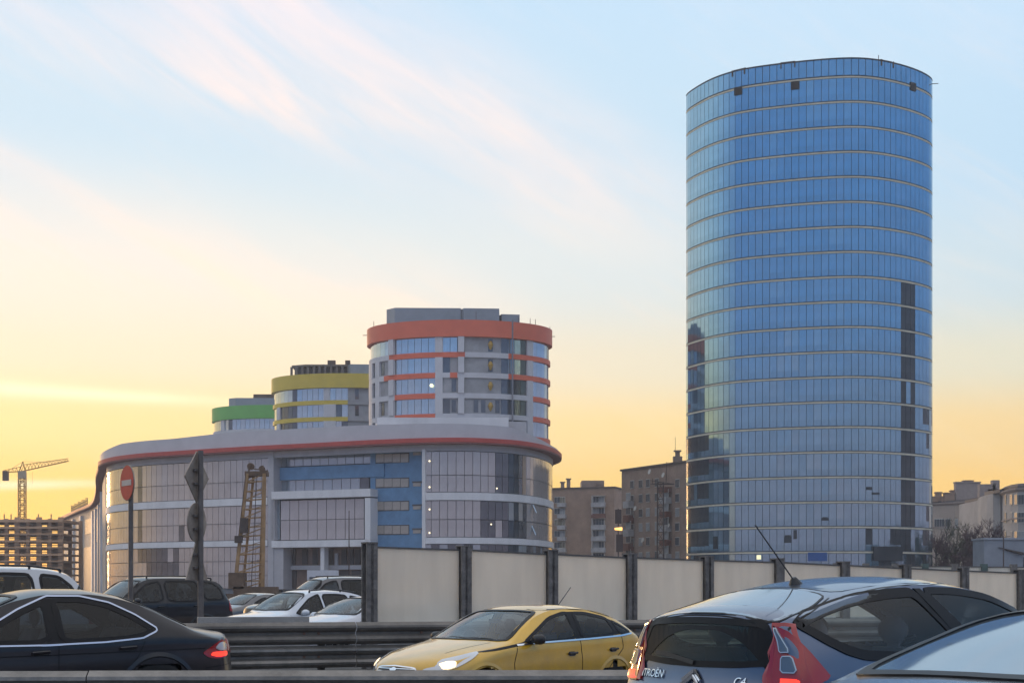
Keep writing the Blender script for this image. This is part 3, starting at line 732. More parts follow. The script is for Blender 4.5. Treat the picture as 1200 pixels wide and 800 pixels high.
c = at(783,546,-2); bb = MB().box((c[0],c[1],ZP(552,285)+.8), (1.6,1.2,1.6)); bb.box((c[0],c[1],ZP(552,285)+2.0), (.8,.8,.9)); bb.box((c[0],c[1],ZP(552,285)+2.6), (1.3,1.1,.25)); bb.build('chimney', brick2, tB)
c = at(775,546,-3); MB().bar((c[0],c[1],c[2]-2), (c[0],c[1],ZP(513,275)), .10).build('antenna_mast', brm, tB)
sat = MB().cone((0,0,0),(0,-.35,.1),.12,.5,10).mesh('satellite_dish', frm)
for px, py in ((765,553),(781,557),(748,596),(757,633),(787,616)): c = at(px,py,.4); inst('satellite_dish', sat, tB, c, (0,0,ang))
# lattice pylon in front of block B (px 769-779) and street lamp with reflector
def lattice(mb, x, y, z0, z1, w0, w1, n, bw, rail=None):
    cor = lambda z: [(x+sx*(w0+(w1-w0)*(z-z0)/(z1-z0))/2, y+sy*(w0+(w1-w0)*(z-z0)/(z1-z0))/2, z) for sx, sy in ((-1,-1),(1,-1),(1,1),(-1,1))]
    zz = np.linspace(z0, z1, n+1)
    for a, b in zip(zz[:-1], zz[1:]):
        A_, B_ = cor(a), cor(b)
        for i in range(4):
            j = (i+1) % 4; mb.bar(B_[i], B_[j], bw*.7); mb.bar(A_[i] if int(a*7) % 2 else A_[j], B_[j] if int(a*7) % 2 else B_[i], bw*.6)
    A_, B_ = cor(z0), cor(z1)
    for i in range(4): mb.bar(A_[i], B_[i], bw)
steel = mat('dark_rusty_steel', (.07,.05,.045), .8)
Yp = 240; x, y = P(774, Yp)
py_ = thing('lattice_pylon', 'slim dark lattice pylon with a short crossarm in front of the grey brown brick block', 'pylon', (x,y,0))
b = MB(); lattice(b, 0, 0, 0, ZP(565,Yp), 1.1, .9, 14, .16); b.build('mast', steel, py_)
b = MB(); z = ZP(567,Yp); b.bar((-1.6,0,z),(2.2,0,z),.22); b.bar((-1.6,0,z+.6),(2.2,0,z),.12); b.bar((.9,0,z+.2),(1.0,0,ZP(541,Yp)),.13); b.bar((-1.3,0,z),(-1.3,0,z+.9),.13); b.build('crossarm', steel, py_)
Yp = 170; x, y = P(724.5, Yp)
lp = thing('signal_mast', 'dark narrow mast with a glowing orange lamp in the gap between the two brick blocks', 'mast', (x,y,0))
MB().bar((0,0,0),(0,0,ZP(596,Yp)),.18).build('pole', steel, lp); MB().box((0,0,ZP(605,Yp)),(.7,.5,1.6)).build('signal_box', steel, lp)
MB().box((.15,.1,ZP(636,Yp)),(.75,.5,2.0)).build('signal_box', steel, lp)
b = MB(); z = ZP(619.5,Yp); b.cone((-.42,-.3,z),(.42,-.3,z),.12,.2,10); b.build('lamp', mat('orange_street_lamp', (1,.55,.15), .5, emit=(1,.5,.12), es=1.6), lp)
# ================================================================== PALE OLD HOUSES ON THE RIGHT
stucco = mat('pale_pinkish_stucco', (.42,.34,.29), .85, var=.14, scale=.25); stucco2 = mat('pale_grey_stucco', (.40,.37,.36), .85, var=.15, scale=.25)
rf = mat('dark_tin_roof', (.12,.10,.10), .7, var=.2, scale=.5); corn = mat('dirty_cornice', (.32,.26,.24), .9)
def stucco_house(label, pts, ztop, m, win_px, win_py, wsz=(1.3,1.9)):
    pts = [np.array(p) for p in pts]; org = (pts[0]+pts[-1])/2
    t = thing('old_house', label, 'house', (*org,0)); path = np.array([p-org for p in pts])
    back = [tuple(p+np.array([0,14])) for p in path[::-1]]
    MB().prism([tuple(p) for p in path]+back, 0, ztop).build('wall', m, t)
    MB().sweep(path, [(.0,ztop-.5),(.55,ztop-.1),(.55,ztop+.15),(.0,ztop+.15)]).build('cornice', corn, t)
    MB().sweep(path, [(.0,ztop-5.4),(.25,ztop-5.4),(.25,ztop-5.1),(.0,ztop-5.1)]).build('string_course', corn, t)
    MB().prism([tuple(p+np.array([0,.3])) for p in path]+[(b_[0],b_[1]-4) for b_ in back], ztop, ztop+.6).build('roof', rf, t)
    lens = np.r_[0, np.cumsum([np.linalg.norm(path[i+1]-path[i]) for i in range(len(path)-1)])]
    fine = np.linspace(0, lens[-1], 400); fp = np.stack([np.interp(fine, lens, path[:,k]) for k in (0,1)], 1)
    fpx = np.array([PX(*(p+org)) for p in fp])
    tg_ = np.gradient(fp, axis=0)
    for px in win_px:
        i = int(np.argmin(abs(fpx-px))); p = fp[i]; a = math.atan2(tg_[i][1], tg_[i][0]); n0 = np.array([math.sin(a), -math.cos(a)])
        for py in win_py:
            zz = ZP(py, (p+org)[1]); add_window(t, (p[0]+n0[0]*.03, p[1]+n0[1]*.03, zz), a, random.choice([paned,paned,panel_]), *wsz)
    return t, org
zt = ZP(589,330)
t1, o1 = stucco_house('long pale pink old house right of the glass tower with chimneys on its roof', [P(1080,335),P(1119,330),P(1146,322),P(1152,318)], zt, stucco, (1098,1104,1111,1121,1131,1143), (613,), (1.2,2.2))
for px, h, w in ((1095,1.0,2),(1103,2.0,1.2),(1108,1.0,1.0),(1114,1.8,2.2),(1124,2.4,2.4),(1136,4.2,5.5),(1138,4.6,2),(1152,3.2,.7),(1147,1.8,5)):
    x = (px-600)/F*331; yj = 332+(px % 7)*.35; bb = MB().box((x-o1[0], yj-o1[1], zt+h/2+.4), (w,1.4,h)); bb.box((x-o1[0], yj-o1[1], zt+h+.5), (w+.3,1.7,.25)); bb.build('chimney' if w < 3 else 'dormer', brick if w < 3 else corn, t1)
zt2 = ZP(587,300)
t2, o2 = stucco_house('grey stucco old house with tall windows, middle of the houses on the right', [P(1148,305),P(1160,298),P(1176,288)], ZP(584,298), stucco2, (1153,1158,1164,1170), (596,613,), (1.3,2.2))
for px, h, w in ((1158,2.6,3.2),(1164,1.6,2),(1168,3.4,1.4)):
    x = (px-600)/F*299; MB().box((x-o2[0], 300-o2[1], ZP(584,298)+h/2+.4), (w,1.4,h)).build('chimney', corn, t2)
cur = [P(px, y) for px, y in ((1173,284),(1178,277),(1185,272),(1193,269),(1202,268),(1213,269),(1226,273))]
t3, o3 = stucco_house('tall grey old house with a rounded corner at the right edge', cur, ZP(574,272), stucco2, (1179,1185.5,1191,1197,1204,1211), (585,606,628), (1.2,2.0))
MB().prism([tuple(np.array(p)*1.006-o3) for p in cur]+[(cur[-1][0]-o3[0],cur[-1][1]+10-o3[1]),(cur[0][0]-o3[0],cur[0][1]+10-o3[1])], ZP(574,272)+.6, ZP(567,272)).build('attic', mat('grey_tin_attic', (.20,.18,.18), .7, var=.2), t3)
# grey shed
shm = mat('blue_grey_sheet_metal', (.26,.28,.32), .6, .2, var=.12, scale=.6)
x, y = P(1178,200); sh = thing('shed', 'blue grey metal shed with a sloping roof in front of the old houses', 'shed', (x,y,0))
b = MB(); z0, z1 = ZP(632,200), ZP(636,200); b.prism([(-2.8,0),(5,0),(5,5),(-2.8,5)], 0, z0); b.build('wall', shm, sh)
MB().prism([(-3,-.2),(5.2,-.2),(5.2,5),(-3,5)], z0, z0+.25).build('roof', mat('pale_sheet_roof', (.33,.35,.39), .5, .3), sh)
b = MB(); b.add([(-.9,-.25,ZP(641,200)),(2.3,-.6,ZP(647,200)),(2.3,-.6,ZP(650,200)),(.3,-.25,ZP(645,200)),(-.9,.1,ZP(641,200)),(2.3,.1,ZP(647,200)),(2.3,.1,ZP(650,200)),(.3,.1,ZP(645,200))],[(0,1,2,3),(4,5,6,7),(0,1,5,4),(1,2,6,5),(2,3,7,6),(3,0,4,7)]); b.build('canopy', steel, sh)
MB().box((3.2,-.05,ZP(658,200)),(1.6,.1,1.3)).build('window', paned, sh)
x, y = P(1176,196); ys = thing('lamp_post', 'thin grey lamp post standing before the blue grey shed', 'lamp post', (x,y,0)); MB().cone((0,0,0),(0,0,ZP(629,196)),.12,.07,8).build('pole', steel, ys); MB().bar((0,0,ZP(629,196)),(.9,0,ZP(628,196)),.1).build('arm', steel, ys)
# bare trees and bushes: tapered trunk, limbs and fine twigs
bark = mat('dark_bark', (.06,.045,.045), .95); twigm = mat('maroon_twigs', (.095,.058,.062), .95, var=.3, scale=.4); twigg = mat('olive_twigs', (.07,.075,.045), .95, var=.3, scale=.4)
def bare_tree(x, y, h, w, label, tm, group, seed, cat='tree', name='bare_tree', low=.12):
    rnd = random.Random(seed); t = thing(name, label, cat, (x,y,0), 0, group)
    tr, li, tw = MB(), MB(), MB()
    top = Vector((rnd.uniform(-.04,.04)*h, 0, h*.72)); tr.cone((0,0,0), top, .045*h*.45+.03, .015*h*.3+.01, 7); tr.build('trunk', bark, t)
    for _ in range(16):
        f = rnd.uniform(low, 1); s = top*f; a = rnd.uniform(0, 2*math.pi); ln = w*.5*rnd.uniform(.5,1.05)*(1.15-.55*f)
        e = s+Vector((math.cos(a)*ln, math.sin(a)*ln, h*rnd.uniform(.08,.28)))
        li.cone(s, e, .012*h*.5+.01, .006, 4)
        for _ in range(24):
            g = rnd.uniform(.25,1.0); s2 = s.lerp(e, g); a2 = a+rnd.gauss(0,.9); l2 = h*rnd.uniform(.06,.16)
            e2 = s2+Vector((math.cos(a2)*l2*.8, math.sin(a2)*l2*.8, l2*rnd.uniform(.2,1.2)))
            wd = .018+.004*h; side = Vector((rnd.uniform(-1,1),rnd.uniform(-1,1),rnd.uniform(-.4,.4))).normalized()*wd
            tw.add([s2-side, s2+side, e2], [(0,1,2)])
            for _ in range(3):
                s3 = s2.lerp(e2, rnd.uniform(.3,1)); e3 = s3+Vector((rnd.gauss(0,.35),rnd.gauss(0,.35),rnd.uniform(.1,.8)))*h*.085
                side = Vector((rnd.uniform(-1,1),rnd.uniform(-1,1),0)).normalized()*wd*.8; tw.add([s3-side, s3+side, e3], [(0,1,2)])
    li.build('limbs', bark, t); tag(tw.build('crown', tm, t), kind='stuff')
labs = ['maroon bare bush squeezed against the right edge of the glass tower', 'olive brown bare tree second from the glass tower', 'olive brown tall bare tree standing where two maroon bushes meet, third from the tower', 'broad maroon bare bush in the middle of the row before the pink house', 'tallest maroon bare bush, in front of the junction of pink and grey houses', 'maroon bare bush just left of the blue grey shed', 'tall maroon bare bush rising behind the left corner of the shed', 'maroon bare bush above the middle of the blue grey shed roof', 'low maroon bare bush nearest the barrier beside the glass tower', 'low maroon bare bush nearest the barrier in the middle of the row', 'low maroon bare bush nearest the barrier left of the shed', 'slim olive brown bare tree behind the broad maroon bush']
for k, (px, Y, top, wpx, kind) in enumerate(((1097,225,620,30,0),(1109,230,608,24,1),(1119,222,612,26,1),(1131,226,622,28,0),(1140,218,606,26,0),(1148,222,622,24,0),(1156,214,606,20,0),(1166,222,617,20,0),(1103,214,632,26,0),(1126,212,634,28,0),(1145,208,634,24,0),(1136,232,614,22,1))):
    x, y = P(px, Y); bare_tree(x, y, ZP(top, Y), wpx/F*Y*1.25, labs[k], twigm if kind == 0 else twigg, 'bare bushes by the old houses' if kind == 0 else 'olive brown trees by the old houses', 40+k, 'bush' if kind == 0 else 'tree', 'bare_bush' if kind == 0 else 'bare_tree', .05)
# ================================================================== CONCRETE SKELETON AND TOWER CRANE ON THE LEFT
skc = mat('raw_concrete_frame', (.58,.36,.22), .9, var=.2, scale=.3)
Ysk = 330; x0 = (-60-600)/F*Ysk; x1 = (74-600)/F*Ysk
sk = thing('concrete_frame_building', 'unfinished open concrete frame building at the left edge under the crane', 'construction site', ((x0+x1)/2, Ysk, 0))
W_ = x1-x0; nf = 11
zt = ZP(610,Ysk); fh = zt/nf
for k in range(nf+1):
    z = max(zt-k*fh, .2); MB().box((0,6,z), (W_,13,.42 if k else .6)).build('floor_slab', skc, sk)
rows_ = [(i, j) for i in range(11) for j in range(2)]
colm_ = MB().box((0,0,zt/2), (.75,.6,zt+1.0)).mesh('frame_column', skc)
for i, j in rows_:
    xx = -W_/2+.6+i*(W_-1.2)/10; o = inst('column', colm_, sk, (xx+(j*1.1), .35+j*11.3, .5-.5))
    if j == 0 and i % 2 == 0: o.scale = (1.5,1,1.02)
for k in range(nf):
    for i in range(10):
        if random.random() < .30:
            xx = -W_/2+.6+(i+.5)*(W_-1.2)/10; MB().box((xx, 8.5, zt-k*fh-fh/2), (W_/10,.2,fh-.45)).build('infill_wall', skc, sk)
# thin rails along slab edges
rl = MB()
for k in range(nf):
    z = zt-k*fh
    rl.bar((-W_/2,-.5,z-.9),(W_/2,-.5,z-.9),.22)
    if k % 2: rl.bar((-W_/2,-.5,z-1.6),(W_/2,-.5,z-1.6),.14)
rl.build('scaffold_rails', brm, sk)
for px in (5,13,45,60): MB().bar(((px-600)/F*Ysk-(x0+x1)/2,0,zt),((px-600)/F*Ysk-(x0+x1)/2,0,zt+1.5),.3).build('starter_post', skc, sk)
cy_ = mat('yellow_orange_crane_paint', (.50,.24,.05), .6, var=.2, scale=1)
Yc = 400; cx, cy = P(26, Yc)
cr = thing('tower_crane', 'distant orange yellow tower crane above the unfinished concrete frame', 'crane', (cx,cy,0))
zt = ZP(553,Yc)
b = MB(); lattice(b, 0, 0, 0, zt, 1.6, 1.6, 26, .30); b.build('mast', cy_, cr)
b = MB(); zj = ZP(552,Yc); xl, xr = (4-26)/F*Yc, (80-26)/F*Yc
zr_ = ZP(540,Yc)
def jb(xa, za, xb, zb_, n, hh):
    for i in range(n):
        f0, f1 = i/n, (i+1)/n; xA, zA, xB, zB = xa+(xb-xa)*f0, za+(zb_-za)*f0, xa+(xb-xa)*f1, za+(zb_-za)*f1; h0, h1 = hh*(1-.6*f0), hh*(1-.6*f1)
        for s in (-.5,.5): b.bar((xA,s,zA),(xB,s,zB),.20)
        b.bar((xA,0,zA+h0),(xB,0,zB+h1),.20); b.bar((xA,-.5,zA),((xA+xB)/2,0,(zA+zB)/2+(h0+h1)/2),.13); b.bar(((xA+xB)/2,0,(zA+zB)/2+(h0+h1)/2),(xB,.5,zB),.13)
jb(0, zj, xr, zr_, 14, 1.7); b.build('jib', cy_, cr)
b = MB(); jb(0, zj, xl, zj-.3, 5, 1.3); b.build('counter_jib', cy_, cr)
MB().box((xl+.6,0,zj-1.2),(1.3,1.4,2.6)).build('counterweight', brm, cr)
MB().box((.3,-.9,zj-1.0),(1.7,1.6,2.0)).build('cab', mat('pale_crane_cab', (.45,.36,.25), .6), cr)
b = MB(); b.bar((-.8,0,zj),(.2,0,zj+2.6),.25); b.bar((.8,0,zj),(.2,0,zj+2.6),.25); b.bar((.2,0,zj+2.6),(xl+2,0,zj+.6),.09); b.bar((.2,0,zj+2.6),(xr*.6,0,zj+(zr_-zj)*.6+.8),.09); b.build('apex', cy_, cr)
MB().bar((xr*.22,0,zj-.2),(xr*.22,0,ZP(567,Yc)),.06).build('hoist_rope', steel, cr)
# ================================================================== PILING RIG MAST
rigm = mat('worn_orange_rig_paint', (.34,.20,.09), .65, var=.3, scale=1.2)
Yr = 150; rx, ry = P(298, Yr); m_px = Yr/F
rg = thing('piling_rig', 'rusty orange lattice rig mast leaning in front of the shopping centre', 'drilling rig', (rx,ry,0))
zb, zt = ZP(692,Yr), ZP(555,Yr)
def leg(x0,x1,y,w,nm,m=rigm): MB().bar(((x0-298)*m_px,y,zb),((x1-298)*m_px,y,zt),w).build(nm, m, rg)
for (p0, p1, y) in ((276,291,-.6),(283,296,.6),(309,311,-.6),(303,308,.6)): leg(p0, p1, y, .46 if y < 0 else .32, 'leg')
b = MB()
for k in range(14):
    f, f2 = k/13, min(1,(k+.5)/13); xa = lambda p0,p1,ff: (p0+(p1-p0)*ff-298)*m_px; z = lambda ff: zb+(zt-zb)*ff
    b.bar((xa(276,291,f),-.6,z(f)),(xa(309,311,f),-.6,z(f)+ .15),.20)
    if k < 13: b.bar((xa(276,291,f),-.6,z(f)),(xa(309,311,f+1/13),-.6,z(f+1/13)),.15) if k % 2 == 0 else None
    b.bar((xa(283,296,f),.6,z(f)),(xa(276,291,f),-.6,z(f)),.15); b.bar((xa(303,308,f),.6,z(f)),(xa(309,311,f),-.6,z(f)),.15)
    if 0 < k < 13 and k % 2: b.bar((xa(283,296,f),.6,z(f)),(xa(303,308,f2),.6,z(f2)),.09)
b.build('bracing', rigm, rg)
b = MB(); b.box((( 301-298)*m_px,0,zt),(2.2,1.4,.45)); b.bar(((291-298)*m_px,-.5,zt-.6),((294-298)*m_px,-.5,zt+.9),.22); b.bar(((311-298)*m_px,-.5,zt-.6),((309-298)*m_px,-.5,zt+.8),.22); b.bar(((291-298)*m_px,-.5,zt+.5),((312-298)*m_px,-.5,zt+.35),.16); b.cone(((294-298)*m_px,-.3,zt+.75),((294-298)*m_px,.3,zt+.75),.35,.35,10); b.cone(((307-298)*m_px,-.3,zt+.5),((307-298)*m_px,.3,zt+.5),.3,.3,10); b.bar(((289-298)*m_px,0,zt-.4),((314-298)*m_px,0,zt+.3),.3); b.build('crown_block', mat('dark_worn_rig_head', (.13,.08,.05), .8, var=.3), rg)
MB().box(((288-298)*m_px,-.9,ZP(616,Yr)),(.7,.7,1.5)).build('winch', steel, rg)
MB().box(((281.5-298)*m_px,-.9,ZP(632,Yr)),(.7,.7,.7)).build('hook_block', steel, rg)
b = MB(); b.bar(((281-298)*m_px,-.9,ZP(632,Yr)),((290-298)*m_px,-.9,zt),.07); b.bar(((296-298)*m_px,-.9,ZP(690,Yr)),((303-298)*m_px,-.9,zt),.09); b.build('ropes', steel, rg)
b = MB(); b.box((.2,0,.9),(4.2,2.2,1.8)); b.box((-2.0,0,.55),(1.2,2.6,1.1)); b.box((-1.6,-.4,2.4),(1.6,1.4,1.6)); b.build('base_machine', mat('dark_worn_rig_head', (.13,.08,.05)), rg)
# white site booth and cabin by the portal
Yb = 150; x, y = P(377,Yb); bo = thing('site_booth', 'small white site booth in front of the shopping centre portal', 'booth', (x,y,0))
MB().box((0,1,ZP(675,Yb)/2+.35),(2.95,2,ZP(666,Yb)-.2)).build('body', mat('white_booth_paint', (.58,.58,.62), .6, var=.06), bo)
MB().box((-.72,-.05,ZP(680,Yb)),(1.0,.1,.75)).build('window', paned, bo); MB().box((.68,-.05,ZP(680,Yb)),(1.0,.1,.75)).build('window', paned, bo)
x, y = P(409,145); fl = thing('flagpole', 'thin bare pole beside the white site booth', 'pole', (x,y,0)); MB().cone((0,0,0),(0,0,ZP(598,145)),.08,.04,6).build('pole', steel, fl)
# ================================================================== NOISE BARRIERS
post_m = mat('dark_weathered_concrete_post', (.17,.155,.145), .85, var=.45, scale=5, bump=.5, bscale=14)
def barmat():
    m = mat('milky_barrier_panel', (.90,.86,.79), .16, 0, var=.10, scale=.9, streaks=.3, coat=.4); t = m.node_tree; b = t.nodes['Principled BSDF']; o = t.nodes['Material Output']
    tr = t.nodes.new('ShaderNodeBsdfTranslucent'); tr.inputs[0].default_value = (1,.96,.90,1); mx = t.nodes.new('ShaderNodeMixShader'); mx.inputs[0].default_value = .55
    oi = t.nodes.new('ShaderNodeObjectInfo'); mr = t.nodes.new('ShaderNodeMapRange'); mr.inputs[3].default_value = .86; mr.inputs[4].default_value = 1.0; t.links.new(oi.outputs['Random'], mr.inputs[0])
    tcn = t.nodes.new('ShaderNodeTexCoord'); mp = t.nodes.new('ShaderNodeMapping'); mp.inputs['Scale'].default_value = (3,3,.5); nz = t.nodes.new('ShaderNodeTexNoise'); nz.inputs['Scale'].default_value = 1.6; nz.inputs['Detail'].default_value = 7; t.links.new(tcn.outputs['Object'], mp.inputs[0]); t.links.new(mp.outputs[0], nz.inputs[0])
    m3 = t.nodes.new('ShaderNodeMapRange'); m3.inputs[1].default_value = .3; m3.inputs[2].default_value = .62; m3.inputs[3].default_value = .84; m3.inputs[4].default_value = 1.; t.links.new(nz.outputs[0], m3.inputs[0])
    mm_ = t.nodes.new('ShaderNodeMath'); mm_.operation = 'MULTIPLY'; t.links.new(mr.outputs[0], mm_.inputs[0]); t.links.new(m3.outputs[0], mm_.inputs[1])
    vs_ = t.nodes.new('ShaderNodeVectorMath'); vs_.operation = 'SCALE'; vs_.inputs[0].default_value = (1,.95,.86); t.links.new(mm_.outputs[0], vs_.inputs[3]); t.links.new(vs_.outputs[0], tr.inputs[0])
    rf_ = t.nodes.new('ShaderNodeBsdfRefraction'); rf_.inputs['IOR'].default_value = 1.02; rf_.inputs['Roughness'].default_value = .9; rf_.inputs[0].default_value = (.95,.93,.90,1)
    m2 = t.nodes.new('ShaderNodeMixShader'); m2.inputs[0].default_value = .3
    t.links.new(b.outputs[0], mx.inputs[1]); t.links.new(tr.outputs[0], mx.inputs[2]); t.links.new(mx.outputs[0], m2.inputs[1]); t.links.new(rf_.outputs[0], m2.inputs[2]); t.links.new(m2.outputs[0], o.inputs[0]); return m
panm = barmat(); railm_d = mat('dark_panel_edge', (.12,.115,.11), .7)
px_posts = [433,543.5,645,738,828,911,988,1060,1128,1194]
top_py = [640,643.5,648.5,652.5,655.5,658,661.5,665,668,670.5]
def Yn_(n): return 29*(1+.0388*n)
posts = [(P(px, Yn_(i)), ZP(tp, Yn_(i))) for i, (px, tp) in enumerate(zip(px_posts, top_py))]
for n in range(10, 17):
    px = (433+130.9*n)/(1+.0388*n); posts.append((P(px, Yn_(n)), posts[9][1]-.02*(n-9)))
nb = thing('noise_barrier', 'near noise barrier of milky panels between dark posts, running away to the right', 'fence', (*posts[0][0],0)); po = np.array(posts[0][0])
fang_ = math.atan2(posts[9][0][1]-posts[0][0][1], posts[9][0][0]-posts[0][0][0])
for i, (p, zt) in enumerate(posts):
    p = np.array(p)-po
    b = MB(); h = zt+.06
    b.box((p[0],p[1],h/2),(.06,.24,h),fang_); 
    for s in (-.10,.10): b.box((p[0]-math.sin(fang_)*s,p[1]+math.cos(fang_)*s,h/2+.01),(.235,.04,h+.02),fang_)
    b.box((p[0],p[1],h+.01),(.24,.26,.03),fang_)
    b.build('post', post_m, nb)
    if i+1 < len(posts):
        q = np.array(posts[i+1][0])-po; d = q-p; L = np.linalg.norm(d); u_ = d/L; za, zb_ = zt-.03, posts[i+1][1]-.03
        a = p+u_*.13; c = q-u_*.13; nn_ = np.array([u_[1],-u_[0]])*.03; z0 = 1.02
        vs = [(*(a+nn_),z0),(*(c+nn_),z0),(*(c+nn_),zb_),(*(a+nn_),za),(*(a-nn_),z0),(*(c-nn_),z0),(*(c-nn_),zb_),(*(a-nn_),za)]
        MB().add(vs, [(0,1,2,3),(7,6,5,4),(0,4,5,1),(3,2,6,7),(0,3,7,4),(1,5,6,2)]).build('panel', panm, nb)
        vs = [(x_,y_,z_) for (x_,y_,_), z_ in zip(vs, [za,zb_,zb_+.035,za+.035]*2)]
        MB().add([(v[0]+(nn_[0]*.4 if k < 4 else -nn_[0]*.4), v[1]+(nn_[1]*.4 if k < 4 else -nn_[1]*.4), v[2]) for k, v in enumerate(vs)], [(0,1,2,3),(7,6,5,4),(0,4,5,1),(3,2,6,7),(0,3,7,4),(1,5,6,2)]).build('top_rail', railm_d, nb)
        MB().box((*((a+c)/2), .5),(L-.26,.16,1.0),fang_).build('base_panel', conc, nb)
far = [(px, 105-(px-900)*.012, 662+(px-985)*.006) for px in np.arange(980, 1400, 34.6)]
nb2 = thing('noise_barrier', 'far noise barrier of milky panels across the avenue, seen above the near one', 'fence', (*P(far[0][0],105),0)); po = np.array(P(far[0][0],105))
for i, (px, Y, py) in enumerate(far):
    p = np.array(P(px,Y))-po; zt = ZP(py,Y); MB().box((p[0],p[1],zt/2),(.42,.4,zt+.3)).build('post', mat('green_grey_post', (.08,.12,.11), .8, var=.3) if i in (3,5) else post_m, nb2)
    if i+1 < len(far):
        q = np.array(P(far[i+1][0], far[i+1][1]))-po; a = p+np.array([.22,0]); c = q-np.array([.22,0]); MB().prism([(a[0],a[1]-.05),(c[0],c[1]-.05),(c[0],c[1]+.05),(a[0],a[1]+.05)], .3, zt-.1).build('panel', panm, nb2)
        MB().prism([(a[0],a[1]-.09),(c[0],c[1]-.09),(c[0],c[1]+.09),(a[0],a[1]+.09)], zt-.1, zt-.02).build('top_rail', railm_d, nb2)
# ================================================================== GUARDRAILS
galv = mat('dull_galvanised_steel', (.20,.185,.17), .45, .55, var=.35, scale=2.5, bump=.25, bscale=10, streaks=.2)
galv2 = mat('grimy_dark_steel', (.15,.135,.12), .6, .3, var=.35, scale=2, bump=.25, bscale=10)
def wbeam(name, a, b, zt, m, parent, side=1, h=.31, d=.085):
    prof = [(0,0),(.15,.02),(.30,.26),(.30,.74)]
    pr = [(0,0),(d*.9,-.045),(d,-.075),(d*.75,-.11),(.01,-.14),(.01,-.17),(d*.75,-.20),(d,-.235),(d*.9,-.265),(0,-.31)]
    pr = [(o*1.0, z*h/.31) for o, z in pr]; inn = [(o-.006, z) for o, z in pr[::-1]]
    n = 2; mb = MB(); path = np.array([a, b])
    P3 = [(o, z) for o, z in pr]+[(o-.008, z) for o, z in pr[::-1]]
    T = (path[1]-path[0]); L = np.linalg.norm(T); T = T/L; O = np.array([T[1],-T[0]])*side
    vs = [(path[i][0]+O[0]*o, path[i][1]+O[1]*o, zt[i]+z) for i in (0,1) for o, z in P3]; m_ = len(P3)
    fs = [(k, (k+1)%m_, m_+(k+1)%m_, m_+k) for k in range(m_)]
    mb.add(vs, fs); return mb.build(name, m, parent, 25)
def guardrail(label, A_, B_, beams, m, post_h, step=2.0, off=0.):
    A_, B_ = np.array(A_), np.array(B_); t = thing('guardrail', label, 'guardrail', (*A_,0)); d = B_-A_; L = np.linalg.norm(d); u_ = d/L; nn_ = np.array([u_[1],-u_[0]])
    n = int(L/4.0)
    for z, h, mm in beams:
        za, zb_ = z if isinstance(z, tuple) else (z, z)
        for i in range(n):
            f0, f1 = i/n, (i+1)/n; e = .0
            wbeam('beam', u_*L*f0, u_*L*(f1)-u_*.012, (za+(zb_-za)*f0-(.003*(i%2)), za+(zb_-za)*f1-(.003*(i%2))), mm, t, 1, h)
    k = int(L/step); zb2 = beams[0][0] if not isinstance(beams[0][0], tuple) else beams[0][0][1]
    for i in range(k+1):
        p = u_*L*(i/k)-nn_*.11+u_*.2; hh = post_h
        b = MB().box((p[0],p[1],hh/2+off/2),(.11,.07,hh-off),math.atan2(u_[1],u_[0])); b.box((p[0]+nn_[0]*.05,p[1]+nn_[1]*.05,hh-.17),(.1,.11,.3),math.atan2(u_[1],u_[0])); b.build('post', mat('dark_rail_post', (.07,.065,.06), .7), t)
    bo = MB(); ang_ = math.atan2(u_[1],u_[0]); kk = int(L/2)
    for z, h, mm in beams:
        za, zb_ = z if isinstance(z, tuple) else (z, z)
        for i in range(1, kk):
            for ds in (-.12,.12):
                f = i/kk; p = u_*(L*f+ds); zz = za+(zb_-za)*f-.155*h/.31; bo.box((p[0]+nn_[0]*.018, p[1]+nn_[1]*.018, zz), (.035,.03,.035), ang_)
    tag(bo.build('bolts', mat('rusty_bolts', (.16,.09,.06), .8), t), kind='stuff')
    return t
guardrail('double beam guardrail behind the yellow car, grimy grey steel', P(-700,19.2), P(1500,33), [((1.19,1.11),.36,galv2),((.80,.76),.36,galv),((.40,.38),.30,galv2)], galv, 1.14)
guardrail('nearest guardrail along the bottom edge, running in front of the black sedan', (-14.,13.0), (1.38,13.35), [(.985,.33,galv),(.55,.33,galv2)], galv, .93, off=.0)
tag(MB().box((0,0,.6),(1.95,.25,1.2),0).build('concrete_block', conc), 'plain grey concrete block standing behind the guardrail right of the dark sedan', 'concrete block'); o = bpy.data.objects['concrete_block']; o.location = (*P(297,26.5),0); o.rotation_euler = (0,0,.25)
# ================================================================== ROAD SIGNS
polem = mat('weathered_grey_pole', (.16,.14,.13), .6, .4, var=.25, scale=5)
signred = mat('faded_red_sign_face', (.50,.02,.03), .45, var=.12, scale=4); signwhite = mat('dirty_white_sign_face', (.52,.45,.42), .5, var=.1, scale=4); signback = mat('grey_sign_back', (.30,.25,.21), .55, .4, var=.3, scale=5)
def disc(r, n=40, d=.02, sy=1): 
    return MB().add([(r*math.cos(2*math.pi*i/n), -d/2, r*sy*math.sin(2*math.pi*i/n)) for i in range(n)]+[(r*math.cos(2*math.pi*i/n), d/2, r*sy*math.sin(2*math.pi*i/n)) for i in range(n)], [tuple(range(n)), tuple(range(n,2*n))[::-1]]+[(i,(i+1)%n,n+(i+1)%n,n+i) for i in range(n)])
Ys = 30; x, y = P(150.5, Ys); st = thing('no_entry_sign', 'round red no entry sign with a white bar on a tall grey pole', 'road sign', (x,y,0.1), R(-54))
zs_ = ZP(565.5,Ys)-.1
MB().cone((0,0.05,0),(0,.05,zs_+.25),.05,.05,10).build('pole', polem, st, 40)
f = disc(.36).build('sign_plate', signback, st); f.location = (0,-.02,zs_)
r_ = disc(.345,40,.006).build('red_face', signred, f); r_.location = (0,-.014,0)
